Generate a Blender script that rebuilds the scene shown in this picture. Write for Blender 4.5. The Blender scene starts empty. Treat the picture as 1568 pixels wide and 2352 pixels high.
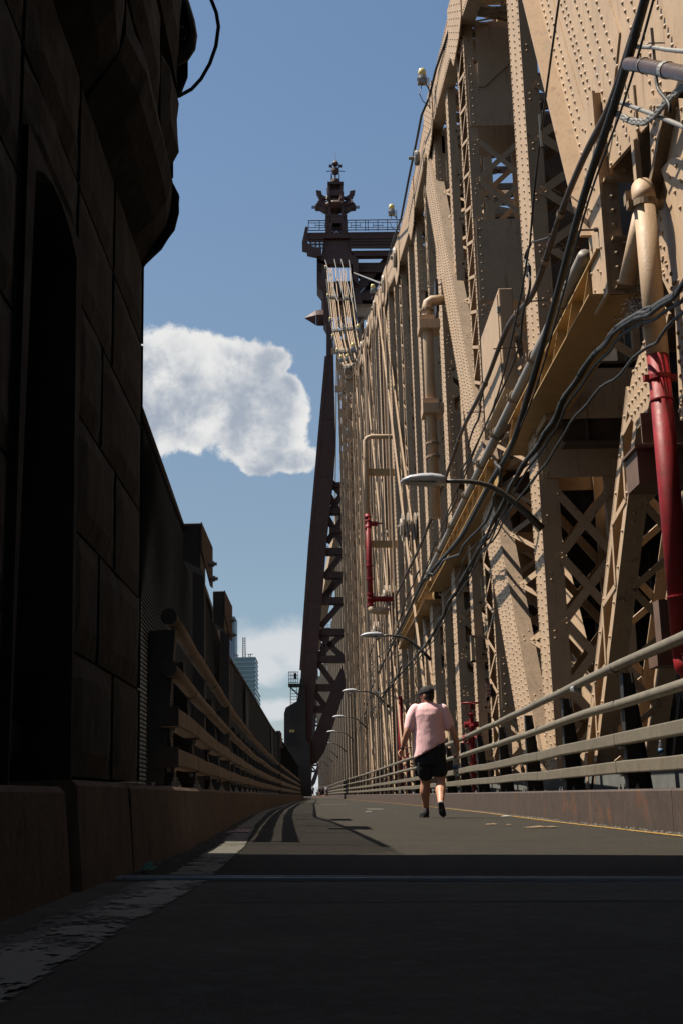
import bpy, math, random
import numpy as np
from mathutils import Vector, Matrix, noise
R = math.radians
random.seed(7)
S = bpy.context.scene
COL = S.collection

# ------------------------------------------------------------------ camera

F = 2857.0; CX = 784.0; CY = 1176.0; CAMZ = 0.32      # picture units: 1568 x 2352
d1 = Vector((735 - CX, 1828 - CY, F)).normalized()      # the road's direction (+Y) as right, down, forward
_a = .0272
d2 = Vector((-_a, -1, (_a * (735 - CX) + (1828 - CY)) / F)).normalized()
d3 = d1.cross(d2)
if d3.x < 0: d3 = -d3
CAM = Vector((0, 0, CAMZ))
cr = Vector((d3.x, d1.x, d2.x)); cd = Vector((d3.y, d1.y, d2.y)); cf = Vector((d3.z, d1.z, d2.z))
cam_data = bpy.data.cameras.new('camera')
cam = bpy.data.objects.new('camera', cam_data); COL.objects.link(cam)
m = Matrix.Identity(4)
for i in range(3):
    m[i][0] = cr[i]; m[i][1] = -cd[i]; m[i][2] = -cf[i]; m[i][3] = CAM[i]
cam.matrix_world = m
cam_data.sensor_fit = 'HORIZONTAL'; cam_data.sensor_width = 24
cam_data.lens = F / 1568 * 24
cam_data.clip_start = .05; cam_data.clip_end = 20000
S.camera = cam

def ray(px, py): return cr * (px - CX) + cd * (py - CY) + cf * F
def atX(px, py, X): r = ray(px, py); return CAM + r * (X / r.x)
def atY(px, py, Y): r = ray(px, py); return CAM + r * (Y / r.y)
def pxdir(px, py): return ray(px, py).normalized()

# ------------------------------------------------------------------ world
SUN_EL = R(62); SUN_AZ = R(-90 + 0)      # sun stands to the left (-X)
W = bpy.data.worlds.new('World'); S.world = W; W.use_nodes = True
nt = W.node_tree; nt.nodes.clear()
def N(t, **k):
    n = nt.nodes.new(t)
    for a, b in k.items(): setattr(n, a, b)
    return n
def MA(op, *ins, clamp=False):
    n = nt.nodes.new('ShaderNodeMath'); n.operation = op; n.use_clamp = clamp
    for i, v in enumerate(ins):
        if isinstance(v, (int, float)): n.inputs[i].default_value = v
        else: nt.links.new(v, n.inputs[i])
    return n.outputs[0]
sky = N('ShaderNodeTexSky', sky_type='NISHITA'); sky.sun_disc = False
sky.sun_elevation = SUN_EL; sky.sun_rotation = R(270); sky.air_density = 1.0; sky.dust_density = .7; sky.ozone_density = 1.0
tc = N('ShaderNodeTexCoord')
nrm = N('ShaderNodeVectorMath', operation='NORMALIZE'); nt.links.new(tc.outputs['Generated'], nrm.inputs[0])
D = nrm.outputs[0]
def blob(px, py, rx, ry, dirv=None):
    c = dirv if dirv is not None else pxdir(px, py)
    side = Vector((0, 0, 1)).cross(c).normalized(); up = c.cross(side).normalized()
    sub = N('ShaderNodeVectorMath', operation='SUBTRACT'); nt.links.new(D, sub.inputs[0]); sub.inputs[1].default_value = c
    def dt(ax, r):
        n = N('ShaderNodeVectorMath', operation='DOT_PRODUCT'); nt.links.new(sub.outputs[0], n.inputs[0]); n.inputs[1].default_value = ax / r
        return n.outputs['Value']
    a = dt(side, rx / F); b = dt(up, ry / F); c3 = dt(c, .5)
    s = MA('ADD', MA('ADD', MA('MULTIPLY', a, a), MA('MULTIPLY', b, b)), MA('MULTIPLY', c3, c3))
    return MA('SUBTRACT', 1.0, MA('SQRT', s)), b
main_b = [(400, 840, 105, 105), (330, 900, 160, 160), (560, 862, 112, 98), (470, 950, 190, 92), (615, 930, 90, 86), (590, 1015, 120, 66), (670, 1056, 90, 36), (600, 1060, 60, 40), (625, 830, 50, 40), (655, 900, 48, 50)]
low_b = [(620, 1480, 120, 62), (560, 1530, 150, 60), (700, 1500, 90, 60), (640, 1630, 130, 34), (690, 1780, 260, 60)]
def mx(vals, sm=.18):
    r = vals[0]
    for v in vals[1:]:
        n = nt.nodes.new('ShaderNodeMath'); n.operation = 'SMOOTH_MAX'
        nt.links.new(r, n.inputs[0]); nt.links.new(v, n.inputs[1]); n.inputs[2].default_value = sm
        r = n.outputs[0]
    return r
bm_ = [blob(*b)[0] for b in main_b]
for az, el, rx, ry in [(70, 24, 420, 200), (140, 30, 380, 180), (-60, 18, 300, 140)]:
    v = Vector((math.sin(R(az)) * math.cos(R(el)), math.cos(R(az)) * math.cos(R(el)), math.sin(R(el))))
    bm_.append(blob(0, 0, rx, ry, v)[0])
cum = mx(bm_, .12)
low = mx([blob(*b)[0] for b in low_b], .3)
def noi(scale, detail, rough, off=(0, 0, 0), vec=None, dist=0):
    mp = N('ShaderNodeMapping'); mp.inputs['Location'].default_value = off
    nt.links.new(D if vec is None else vec, mp.inputs[0])
    n = N('ShaderNodeTexNoise'); n.inputs['Scale'].default_value = scale; n.inputs['Detail'].default_value = detail
    n.inputs['Roughness'].default_value = rough; n.inputs['Distortion'].default_value = dist
    nt.links.new(mp.outputs[0], n.inputs['Vector']); return n.outputs['Fac']
n1 = noi(26, 9, .62, dist=.25); n2 = noi(9, 7, .55, (3, 1, 2)); n3 = noi(60, 8, .6, (7, 2, 1)); n1s = noi(26, 9, .62, (.010, .0, -.014), dist=.25)
def ss(v, a, b):
    n = N('ShaderNodeMapRange', interpolation_type='SMOOTHSTEP'); n.inputs['From Min'].default_value = a; n.inputs['From Max'].default_value = b
    nt.links.new(v, n.inputs['Value']); return n.outputs[0]
dens = MA('ADD', MA('MULTIPLY', MA('ADD', cum, .02), 1.5), MA('ADD', MA('MULTIPLY', MA('SUBTRACT', n1, .5), 2.0), MA('MULTIPLY', MA('SUBTRACT', n3, .5), .5)))
a_c = ss(dens, .0, .33)
densl = MA('ADD', low, MA('MULTIPLY', MA('SUBTRACT', n1, .5), 1.5))
upz = N('ShaderNodeVectorMath', operation='DOT_PRODUCT'); nt.links.new(D, upz.inputs[0]); upz.inputs[1].default_value = (0, 0, 1)
hz_ = N('ShaderNodeMapRange', interpolation_type='SMOOTHSTEP'); hz_.inputs['From Min'].default_value = .10; hz_.inputs['From Max'].default_value = -.03; nt.links.new(upz.outputs['Value'], hz_.inputs['Value'])
a_l = MA('MAXIMUM', MA('MULTIPLY', ss(densl, -.1, .6), .95), MA('MULTIPLY', hz_.outputs[0], .75))
# the cumulus: sunlit tops, grey-blue undersides (one lighter/darker tone from its thickness and billows)
upn = N('ShaderNodeVectorMath', operation='DOT_PRODUCT'); nt.links.new(D, upn.inputs[0]); upn.inputs[1].default_value = (0, 0, 1)
h0 = pxdir(500, 1060).z; h1 = pxdir(500, 770).z
hgt = N('ShaderNodeMapRange'); hgt.inputs['From Min'].default_value = h0; hgt.inputs['From Max'].default_value = h1; nt.links.new(upn.outputs['Value'], hgt.inputs['Value'])
shade = MA('ADD', MA('ADD', MA('MULTIPLY', hgt.outputs[0], .45), MA('MULTIPLY', MA('SUBTRACT', n2, .5), 1.9)), MA('MULTIPLY', MA('SUBTRACT', n3, .5), .25))
shade = MA('ADD', shade, MA('MULTIPLY', MA('SUBTRACT', n1, n1s), 1.8))
shade = MA('ADD', MA('ADD', MA('ADD', shade, .06), MA('MULTIPLY', ss(dens, .85, .05), .38)), .10, clamp=True)
#cc
cc = N('ShaderNodeMix', data_type='RGBA'); cc.inputs[6].default_value = (.175, .20, .24, 1); cc.inputs[7].default_value = (.395, .395, .39, 1)
nt.links.new(ss(shade, 0, 1), cc.inputs[0])
gain = N('ShaderNodeMix', data_type='RGBA', blend_type='MULTIPLY'); gain.inputs[0].default_value = 1
SKYS = .064
gain.inputs[7].default_value = (SKYS * .92, SKYS * 0.97, SKYS * 0.95, 1)
nt.links.new(sky.outputs[0], gain.inputs[6])
veil = N('ShaderNodeMapRange', interpolation_type='SMOOTHSTEP'); veil.inputs['From Min'].default_value = .56; veil.inputs['From Max'].default_value = .18; veil.inputs['To Max'].default_value = .55; nt.links.new(upz.outputs['Value'], veil.inputs['Value'])
mixv = N('ShaderNodeMix', data_type='RGBA'); nt.links.new(veil.outputs[0], mixv.inputs[0]); nt.links.new(gain.outputs[2], mixv.inputs[6]); mixv.inputs[7].default_value = (.105, .14, .18, 1)
mixl = N('ShaderNodeMix', data_type='RGBA'); nt.links.new(a_l, mixl.inputs[0]); nt.links.new(mixv.outputs[2], mixl.inputs[6]); mixl.inputs[7].default_value = (.32, .335, .35, 1)
mixc = N('ShaderNodeMix', data_type='RGBA'); nt.links.new(a_c, mixc.inputs[0]); nt.links.new(mixl.outputs[2], mixc.inputs[6]); nt.links.new(cc.outputs[2], mixc.inputs[7])
bg = N('ShaderNodeBackground'); bg.inputs[1].default_value = 1.0
wo = N('ShaderNodeOutputWorld'); nt.links.new(mixc.outputs[2], bg.inputs[0]); nt.links.new(bg.outputs[0], wo.inputs[0])

sun_d = bpy.data.lights.new('sun', 'SUN'); sun_d.energy = 5.0; sun_d.angle = R(.5); sun_d.color = (1, .91, .78)
sun = bpy.data.objects.new('sun', sun_d); COL.objects.link(sun)
sdir = Vector((-math.cos(SUN_EL), .045, math.sin(SUN_EL)))
sun.rotation_euler = sdir.to_track_quat('Z', 'Y').to_euler()
S.view_settings.view_transform = 'Standard'; S.view_settings.look = 'None'; S.view_settings.exposure = 1.05; S.view_settings.gamma = 1
S.cycles.max_bounces = 6; S.cycles.diffuse_bounces = 3; S.cycles.glossy_bounces = 3; S.cycles.transparent_max_bounces = 8
S.cycles.use_denoising = True

# ------------------------------------------------------------------ materials
MATS = {}; KA = .38
def mat(name, col, rough=.7, metal=0, var=.25, scale=3.0, bump=.0, bscale=40, spots=None, streak=0, spec=.5, grime=None, stretch=(1, 1, 1), rstreak=0):
    if name in MATS: return MATS[name]
    col = tuple(c * KA for c in col); spots = [(tuple(c * KA for c in s_[0]), *s_[1:]) for s_ in (spots or [])]
    M = bpy.data.materials.new(name); M.use_nodes = True; t = M.node_tree; L = t.links
    b = t.nodes['Principled BSDF']
    tcn = t.nodes.new('ShaderNodeTexCoord'); mp = t.nodes.new('ShaderNodeMapping'); L.new(tcn.outputs['Object'], mp.inputs[0]); mp.inputs['Scale'].default_value = stretch
    def nz(sc, det=5, rg=.6, st=None):
        n = t.nodes.new('ShaderNodeTexNoise'); n.inputs['Scale'].default_value = sc; n.inputs['Detail'].default_value = det; n.inputs['Roughness'].default_value = rg
        if st:
            m2 = t.nodes.new('ShaderNodeMapping'); m2.inputs['Scale'].default_value = st; L.new(tcn.outputs['Object'], m2.inputs[0]); L.new(m2.outputs[0], n.inputs['Vector'])
        else: L.new(mp.outputs[0], n.inputs['Vector'])
        return n.outputs['Fac']
    def rng(v, a, b_, lo=0, hi=1):
        n = t.nodes.new('ShaderNodeMapRange'); n.inputs['From Min'].default_value = a; n.inputs['From Max'].default_value = b_
        n.inputs['To Min'].default_value = lo; n.inputs['To Max'].default_value = hi; L.new(v, n.inputs['Value']); return n.outputs[0]
    def mixc_(f, a, bcol):
        n = t.nodes.new('ShaderNodeMix'); n.data_type = 'RGBA'; L.new(f, n.inputs[0])
        if isinstance(a, tuple): n.inputs[6].default_value = (*a, 1)
        else: L.new(a, n.inputs[6])
        if isinstance(bcol, tuple): n.inputs[7].default_value = (*bcol, 1)
        else: L.new(bcol, n.inputs[7])
        return n.outputs[2]
    lo = tuple(c * (1 - var) for c in col); hi = tuple(min(1, c * (1 + var)) for c in col)
    out = mixc_(rng(nz(scale), .3, .7), lo, hi)
    if streak:
        out2 = mixc_(rng(nz(7, 4, .6, (3, 3, .25)), .56, .75, 0, streak), out, tuple(c * .45 for c in col)); out = out2
    if spots:
        for (scol, sc, a, b_, amt) in spots:
            out = mixc_(rng(nz(sc, 8, .7), a, b_, 0, amt), out, scol)
    if rstreak: out = mixc_(rng(nz(2.2, 5, .65, (2.4, 2.4, .28)), .60, .72, 0, rstreak), out, tuple(c * KA for c in (.40, .17, .05)))
    L.new(out, b.inputs['Base Color'])
    L.new(rng(nz(scale * 3), .3, .7, max(.05, rough - .1), min(1, rough + .1)), b.inputs['Roughness'])
    b.inputs['Metallic'].default_value = metal
    b.inputs['Specular IOR Level'].default_value = spec
    if bump:
        bp = t.nodes.new('ShaderNodeBump'); bp.inputs['Strength'].default_value = bump; bp.inputs['Distance'].default_value = .02
        L.new(nz(bscale, 6, .6), bp.inputs['Height']); L.new(bp.outputs[0], b.inputs['Normal'])
    MATS[name] = M; return M
RUST = (.22, .075, .02)
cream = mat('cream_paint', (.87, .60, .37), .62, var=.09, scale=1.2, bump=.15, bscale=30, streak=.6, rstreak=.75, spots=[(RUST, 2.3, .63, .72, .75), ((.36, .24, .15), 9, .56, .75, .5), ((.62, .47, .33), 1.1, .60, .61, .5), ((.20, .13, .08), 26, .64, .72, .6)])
cream2 = mat('cream_paint_dirt_and_shade', (.46, .31, .185), .75, var=.2, scale=3, bump=.2, bscale=60, spots=[(RUST, 3, .6, .72, .6), ((.12, .09, .06), 18, .5, .7, .6)])  # real dirt on some parts, interior shade painted into others
ochre = mat('ochre_bounce_tinted_paint', (.80, .50, .20), .6, var=.12, scale=2, streak=.4, spots=[(RUST, 4, .62, .72, .6)])  # yellowed base colour stands in for light bounced onto the beam
brown = mat('brown_tower_paint', (.14, .054, .036), .65, var=.12, scale=.6, bump=.1, bscale=10, streak=.3)
darksteel = mat('dark_brown_steel', (.045, .032, .026), .6, var=.25, scale=3)
blacksteel = mat('black_steel', (.02, .018, .017), .6, var=.25, scale=3)
wirem = mat('blackened_fence_wire', (.012, .010, .009), .9, spec=.1)
raill = mat('bounce_warmed_rail_paint', (.36, .25, .165), .6, var=.2, scale=5, spots=[((.14, .09, .06), 9, .55, .7, .7)])  # same rail paint, browned to stand in for warm bounce light
railm = mat('weathered_rail_paint', (.31, .26, .18), .5, var=.18, scale=5, bump=.08, bscale=80, spots=[((.12, .10, .08), 14, .56, .7, .7), ((.5, .46, .38), 30, .62, .7, .5)])
pinm = mat('worn_pin_paint', (.62, .50, .38), .6, var=.25, scale=3, spots=[((.1, .07, .05), 8, .5, .7, .7)])
galv = mat('grey_galvanised_steel', (.5, .49, .46), .45, metal=.3, var=.2, scale=8, spots=[((.12, .11, .1), 10, .55, .7, .6)])
greyp = mat('grey_lamp_paint', (.85, .87, .90), .4, var=.06, scale=4)
red = mat('red_pipe_paint', (.42, .006, .012), .55, var=.25, scale=4, spec=.3, bump=.1, bscale=50, spots=[((.14, .01, .01), 9, .52, .7, .7), ((.4, .10, .08), 30, .64, .7, .5)])
rubber = mat('black_cable_rubber', (.012, .012, .012), .65, var=.3, scale=10)
rustp = mat('rusty_brown_conduit', (.085, .04, .022), .6, var=.35, scale=6, bump=.2, bscale=60)
greycab = mat('grey_twisted_cable', (.28, .27, .25), .6, var=.2, scale=12)
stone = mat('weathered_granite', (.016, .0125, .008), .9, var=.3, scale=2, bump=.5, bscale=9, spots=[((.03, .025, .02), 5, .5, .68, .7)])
mortar = mat('dark_mortar', (.04, .035, .03), .95, var=.2)
kerbl = mat('stained_barrier_concrete', (.30, .18, .105), .9, var=.25, scale=3, bump=.5, bscale=30, streak=.9, spots=[((.04, .03, .025), 5, .56, .66, .8)])
kerbr = mat('rusty_steel_kerb', (.098, .060, .040), .7, rstreak=.55, var=.25, scale=4, bump=.2, bscale=30, streak=.8, spots=[(RUST, 2.5, .55, .66, .8), ((.22, .18, .15), 20, .6, .7, .5)])
yel = mat('beacon_yellow_glass', (1.3, 1.02, .35), .25, var=.05)
glassb = mat('far_tower_blue_glass', (.3, .45, .62), .12, var=.12, scale=.05, spec=.8)
glassg = mat('far_tower_green_glass', (.3, .48, .48), .12, var=.12, scale=.05, spec=.8)
facade = mat('far_tower_pale_band', (.8, .9, .95), .5, var=.1, scale=.1)
green = mat('green_litter_paper', (.05, .33, .24), .8, var=.2, scale=30)
pinkp = mat('pink_wrapper', (.5, .22, .2), .6, var=.3, scale=30)
leafm = mat('dry_leaf', (.30, .20, .10), .9, var=.3, scale=30)
debris = mat('pale_grit', (.30, .27, .22), .9, var=.4, scale=60)
river = mat('river_water', (.03, .05, .06), .1, var=.3, scale=.02, bump=.3, bscale=.5)
patchm = mat('peeling_white_tape', (.55, .56, .56), .6)

def asphalt(nm='worn_asphalt', near=False):
    M = bpy.data.materials.new(nm); M.use_nodes = True; t = M.node_tree; L = t.links; b = t.nodes['Principled BSDF']
    tcn = t.nodes.new('ShaderNodeTexCoord')
    def nz(sc, det=6, rg=.6, st=(1, 1, 1), kind='N'):
        m2 = t.nodes.new('ShaderNodeMapping'); m2.inputs['Scale'].default_value = st; L.new(tcn.outputs['Object'], m2.inputs[0])
        if kind == 'V':
            n = t.nodes.new('ShaderNodeTexVoronoi'); n.inputs['Scale'].default_value = sc; L.new(m2.outputs[0], n.inputs['Vector']); return n.outputs['Distance'], n.outputs['Color']
        n = t.nodes.new('ShaderNodeTexNoise'); n.inputs['Scale'].default_value = sc; n.inputs['Detail'].default_value = det; n.inputs['Roughness'].default_value = rg
        L.new(m2.outputs[0], n.inputs['Vector']); return n.outputs['Fac']
    def rng(v, a, b_, lo=0, hi=1):
        n = t.nodes.new('ShaderNodeMapRange'); n.inputs['From Min'].default_value = a; n.inputs['From Max'].default_value = b_
        n.inputs['To Min'].default_value = lo; n.inputs['To Max'].default_value = hi; L.new(v, n.inputs['Value']); return n.outputs[0]
    def mx_(f, a, c):
        n = t.nodes.new('ShaderNodeMix'); n.data_type = 'RGBA'; L.new(f, n.inputs[0])
        for i, v in ((6, a), (7, c)):
            if isinstance(v, tuple): n.inputs[i].default_value = (*v, 1)
            else: L.new(v, n.inputs[i])
        return n.outputs[2]
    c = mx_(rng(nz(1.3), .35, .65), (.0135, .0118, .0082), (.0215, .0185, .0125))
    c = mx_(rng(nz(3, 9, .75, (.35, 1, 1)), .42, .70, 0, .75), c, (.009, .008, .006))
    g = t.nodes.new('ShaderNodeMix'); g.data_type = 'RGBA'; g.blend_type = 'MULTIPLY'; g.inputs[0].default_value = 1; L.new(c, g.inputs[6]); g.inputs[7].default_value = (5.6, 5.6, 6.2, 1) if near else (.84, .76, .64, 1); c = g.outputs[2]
    vd, vc = nz(110, kind='V')
    c = mx_(rng(nz(24, 5, .75), .42, .66, 0, .5), c, (.012, .0105, .008) if not near else (.05, .05, .05))
    c = mx_(rng(nz(11, 6, .7), .50, .70, 0, .45), c, (.034, .030, .022) if not near else (.15, .15, .15))
    c = mx_(rng(vd, .0, .45, .55, 0), c, (.15, .148, .145) if near else (.065, .055, .038))
    c = mx_(rng(nz(70, 3), .60, .72, 0, .35 if near else .7), c, (.16, .155, .15) if near else (.10, .088, .062))
    c = mx_(rng(nz(.9, 3, .5, (.06, 3.2, 1)), .68, .70, 0, .55), c, (.007, .0068, .0064))
    L.new(c, b.inputs['Base Color']); b.inputs['Roughness'].default_value = .92; b.inputs['Specular IOR Level'].default_value = .25
    bp = t.nodes.new('ShaderNodeBump'); bp.inputs['Strength'].default_value = .7; bp.inputs['Distance'].default_value = .006
    L.new(nz(140, 4), bp.inputs['Height']); L.new(bp.outputs[0], b.inputs['Normal'])
    return M
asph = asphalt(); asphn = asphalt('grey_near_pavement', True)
def paintm(name, col, cover, sc=9):
    M = bpy.data.materials.new(name); M.use_nodes = True; t = M.node_tree; L = t.links; b = t.nodes['Principled BSDF']
    tcn = t.nodes.new('ShaderNodeTexCoord'); n = t.nodes.new('ShaderNodeTexNoise'); n.inputs['Scale'].default_value = sc; n.inputs['Detail'].default_value = 9; n.inputs['Roughness'].default_value = .68
    L.new(tcn.outputs['Object'], n.inputs['Vector'])
    r = t.nodes.new('ShaderNodeMapRange'); r.inputs['From Min'].default_value = cover; r.inputs['From Max'].default_value = cover + .06; L.new(n.outputs['Fac'], r.inputs['Value'])
    x = t.nodes.new('ShaderNodeMix'); x.data_type = 'RGBA'; L.new(r.outputs[0], x.inputs[0]); x.inputs[6].default_value = (*col, 1); x.inputs[7].default_value = (.019, .016, .0115, 1)
    L.new(x.outputs[2], b.inputs['Base Color']); b.inputs['Roughness'].default_value = .85
    return M
whitep = paintm('worn_white_paint', (.15, .136, .105), .52, 7)
yellowp = paintm('worn_yellow_paint', (.21, .115, .013), .56, 14)

# ------------------------------------------------------------------ mesh builder
class MB:
    def __init__(s): s.v = []; s.f = []; s.n = 0
    def add(s, vs, fs):
        vs = np.asarray(vs, float).reshape(-1, 3); s.v.append(vs)
        s.f += [tuple(i + s.n for i in f) for f in fs]; s.n += len(vs); return s
    def box(s, x0, x1, y0, y1, z0, z1):
        return s.hexa([(x0, y0, z0), (x1, y0, z0), (x1, y1, z0), (x0, y1, z0), (x0, y0, z1), (x1, y0, z1), (x1, y1, z1), (x0, y1, z1)])
    def hexa(s, v): return s.add(v, [(0, 3, 2, 1), (4, 5, 6, 7), (0, 1, 5, 4), (1, 2, 6, 5), (2, 3, 7, 6), (3, 0, 4, 7)])
    def bar(s, p0, p1, w, h, up=(0, 0, 1)):
        p0 = Vector(p0); p1 = Vector(p1); d = (p1 - p0).normalized(); up = Vector(up)
        if abs(d.dot(up)) > .98: up = Vector((0, 1, 0))
        a = d.cross(up).normalized(); b = a.cross(d)
        v = []
        for p in (p0, p1):
            for (i, j) in ((-1, -1), (1, -1), (1, 1), (-1, 1)): v.append(p + a * (i * w / 2) + b * (j * h / 2))
        return s.add(v, [(0, 1, 2, 3), (7, 6, 5, 4), (0, 4, 5, 1), (1, 5, 6, 2), (2, 6, 7, 3), (3, 7, 4, 0)])
    def tube(s, pts, r, n=8, cap=True):
        pts = [Vector(p) for p in pts]; vs = []; fs = []; prev = None; k = len(pts)
        rr = r if isinstance(r, (list, tuple)) else [r] * k
        for i, p in enumerate(pts):
            d = (pts[min(i + 1, k - 1)] - pts[max(i - 1, 0)]).normalized()
            if prev is None:
                u = Vector((0, 0, 1)) if abs(d.z) < .9 else Vector((1, 0, 0)); a = d.cross(u).normalized()
            else: a = (prev - d * prev.dot(d)).normalized()
            prev = a; b = d.cross(a)
            for j in range(n):
                t = 2 * math.pi * j / n; vs.append(p + (a * math.cos(t) + b * math.sin(t)) * rr[i])
        for i in range(k - 1):
            for j in range(n):
                j2 = (j + 1) % n; fs.append((i * n + j, i * n + j2, (i + 1) * n + j2, (i + 1) * n + j))
        if cap: fs.append(tuple(range(n))[::-1]); fs.append(tuple((k - 1) * n + j for j in range(n)))
        return s.add(vs, fs)
    def lathe(s, c, prof, n=16, axis='Z', sy=1.0):
        c = Vector(c); vs = []; fs = []; k = len(prof)
        for (r, h) in prof:
            for j in range(n):
                t = 2 * math.pi * j / n; x, y = r * math.cos(t), r * math.sin(t) * sy
                vs.append(c + (Vector((x, y, h)) if axis == 'Z' else Vector((h, x, y)) if axis == 'X' else Vector((x, h, y))))
        for i in range(k - 1):
            for j in range(n):
                j2 = (j + 1) % n; fs.append((i * n + j, i * n + j2, (i + 1) * n + j2, (i + 1) * n + j))
        fs.append(tuple(range(n))[::-1]); fs.append(tuple((k - 1) * n + j for j in range(n)))
        return s.add(vs, fs)
    def prism(s, poly, off):          # poly: 3-D points, off: extrusion vector
        poly = [Vector(p) for p in poly]; off = Vector(off); k = len(poly)
        vs = poly + [p + off for p in poly]
        fs = [tuple(range(k))[::-1], tuple(range(k, 2 * k))] + [(i, (i + 1) % k, k + (i + 1) % k, k + i) for i in range(k)]
        return s.add(vs, fs)
    def rivets(s, pts, nrm, r=.026, h=.024, n=6):
        nrm = Vector(nrm).normalized(); u = Vector((0, 0, 1)) if abs(nrm.z) < .9 else Vector((0, 1, 0)); a = nrm.cross(u).normalized(); b = nrm.cross(a)
        tv = []
        for (rr, hh) in ((r, 0), (r * .8, h * .62)):
            for j in range(n):
                t = 2 * math.pi * j / n; tv.append((a * math.cos(t) + b * math.sin(t)) * rr + nrm * hh)
        tv.append(nrm * h); tv = np.array(tv)
        tf = [(j, (j + 1) % n, n + (j + 1) % n, n + j) for j in range(n)] + [(n + j, n + (j + 1) % n, 2 * n) for j in range(n)]
        for p in pts: s.add(tv + np.array(p, float), tf)
        return s
    def mesh(s, name, m_, org=(0, 0, 0), smooth=False):
        me = bpy.data.meshes.new(name); vv = np.concatenate(s.v) - np.array(org, float) if s.v else np.zeros((0, 3))
        me.from_pydata(vv.tolist(), [], s.f); me.materials.append(m_)
        if smooth: me.polygons.foreach_set('use_smooth', [True] * len(me.polygons))
        me.update(); return me
    def build(s, name, m_, parent=None, smooth=False, kind=None, **tags):
        org = wloc(parent) if parent is not None else Vector((0, 0, 0))
        o = bpy.data.objects.new(name, s.mesh(name, m_, org, smooth)); COL.objects.link(o)
        if parent is not None: o.parent = parent
        if kind: o['kind'] = kind
        for k, v in tags.items(): o[k] = v
        return o
def wloc(o):
    v = Vector(o.location)
    while o.parent: o = o.parent; v = v + Vector(o.location)
    return v
def thing(name, loc, label, cat, group=None, kind=None):
    o = bpy.data.objects.new(name, None); o.empty_display_size = .2; COL.objects.link(o); o.location = loc
    o['label'] = label; o['category'] = cat
    if group: o['group'] = group
    if kind: o['kind'] = kind
    return o
def copy_tree(o, parent=None):
    c = o.copy(); COL.objects.link(c)
    if parent is not None: c.parent = parent
    for ch in list(o.children): copy_tree(ch, c)
    return c
def bevel(o, w, seg=2):
    b = o.modifiers.new('b', 'BEVEL'); b.width = w; b.segments = seg; b.limit_method = 'ANGLE'
def inst(name, me, loc, rot=None, parent=None):
    o = bpy.data.objects.new(name, me); COL.objects.link(o)
    if parent is not None: o.parent = parent; loc = Vector(loc) - wloc(parent)
    M_ = Matrix.Translation(loc) @ (rot.to_4x4() if rot is not None else Matrix.Identity(4))
    o.matrix_basis = M_; return o

def lerp(tab, y):
    if y <= tab[0][0]: return tab[0][1]
    for (a, b), (c, d) in zip(tab, tab[1:]):
        if y <= c: return b + (d - b) * (y - a) / (c - a)
    return tab[-1][1]
XLT = [(-8, -.82), (5, -.82), (7.5, -.79), (9.2, -.83), (13.4, -.95), (20, -1.12), (30, -1.3), (50, -1.45), (90, -1.45), (118, -1.5), (200, -2.3), (320, -9)]
XRT = [(-8, 3.1), (11, 3.14), (16, 3.16), (25, 3.36), (36, 3.44), (50, 3.34), (80, 3.0), (118, 2.2), (200, 1.1), (320, -5.2)]
XL = lambda y: lerp(XLT, y)
XR = lambda y: lerp(XRT, y)
def bxs(y): return -max(0, y - 45) * .011 - max(0, y - 120) * .006 - max(0, y - 200) * .035          # the bridge bends a little to the left
SL = -.027
def rz(x, y=0): return SL * x

# ================================================================== SETTING: river, road, kerbs
b = MB(); b.box(-6000, 6000, -500, 9000, -41, -40); b.build('river', river, kind='structure')

def strip(xa, xb, y0, y1, dy, zoff):
    b = MB(); ys = np.arange(y0, y1 + dy * .5, dy); vs = []; fs = []
    for y in ys:
        a, c = xa(y), xb(y); vs += [(a, y, rz(a) + zoff), (c, y, rz(c) + zoff)]
    for i in range(len(ys) - 1): fs.append((2 * i, 2 * i + 1, 2 * i + 3, 2 * i + 2))
    return b.add(vs, fs)
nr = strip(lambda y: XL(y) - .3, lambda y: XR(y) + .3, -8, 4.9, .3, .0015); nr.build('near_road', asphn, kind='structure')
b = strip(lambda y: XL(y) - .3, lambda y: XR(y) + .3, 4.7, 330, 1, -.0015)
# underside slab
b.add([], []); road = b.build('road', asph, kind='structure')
b = strip(lambda y: XL(y) - .6, lambda y: XR(y) + .8, -8, 330, 2, -.35); b.build('road_slab', darksteel, kind='structure')
def wl(y): return lerp([(-5, -.62), (2.4, -.60), (5, -.53), (8.3, -.58), (14, -.80), (26, -1.12), (50, -1.25), (200, -2.0)], y)
def ragged(y0, y1, w0, w1, cy, cx, thr, m_, sc=(4.5, 4.5), zo=.004):
    b = MB(); vs = []; fs = []; k = 0
    for y in np.arange(y0, y1, cy):
        for x in np.arange(w0, w1, cx):
            xx = wl(y) + x; e = min(x - w0, w1 - x) / (w1 - w0) * 2
            n_ = noise.fractal(Vector((xx * sc[0], y * sc[1], 3.3)), 1.1, 2.1, 5) * .45 + noise.fractal(Vector((xx * 30, y * 22, 8)), .4, 2.2, 4) * .28 + min(.25, e * .7)
            if n_ > thr + (.10 * math.sin(y * 2.1 + 1) if y < 6 else 0):
                z = rz(xx) + zo; vs += [(xx, y, z), (xx + cx, y, z), (xx + cx, y + cy, z), (xx, y + cy, z)]; fs.append((k, k + 1, k + 2, k + 3)); k += 4
    b.add(vs, fs).build('lane_marking', m_, kind='structure')
ragged(1.2, 4.9, -.09, .10, .012, .010, .10, paintm('bleached_white_paint', (.30, .28, .235), .66, 5), zo=.006)
ragged(1.2, 4.9, -.15, .09, .02, .014, -.08, paintm('ghost_white_paint', (.13, .122, .105), .56, 6), zo=.003)
ragged(5.3, 14, -.09, .09, .014, .010, -.02, paintm('worn_white_paint_two', (.15, .14, .11), .60, 6))
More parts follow.
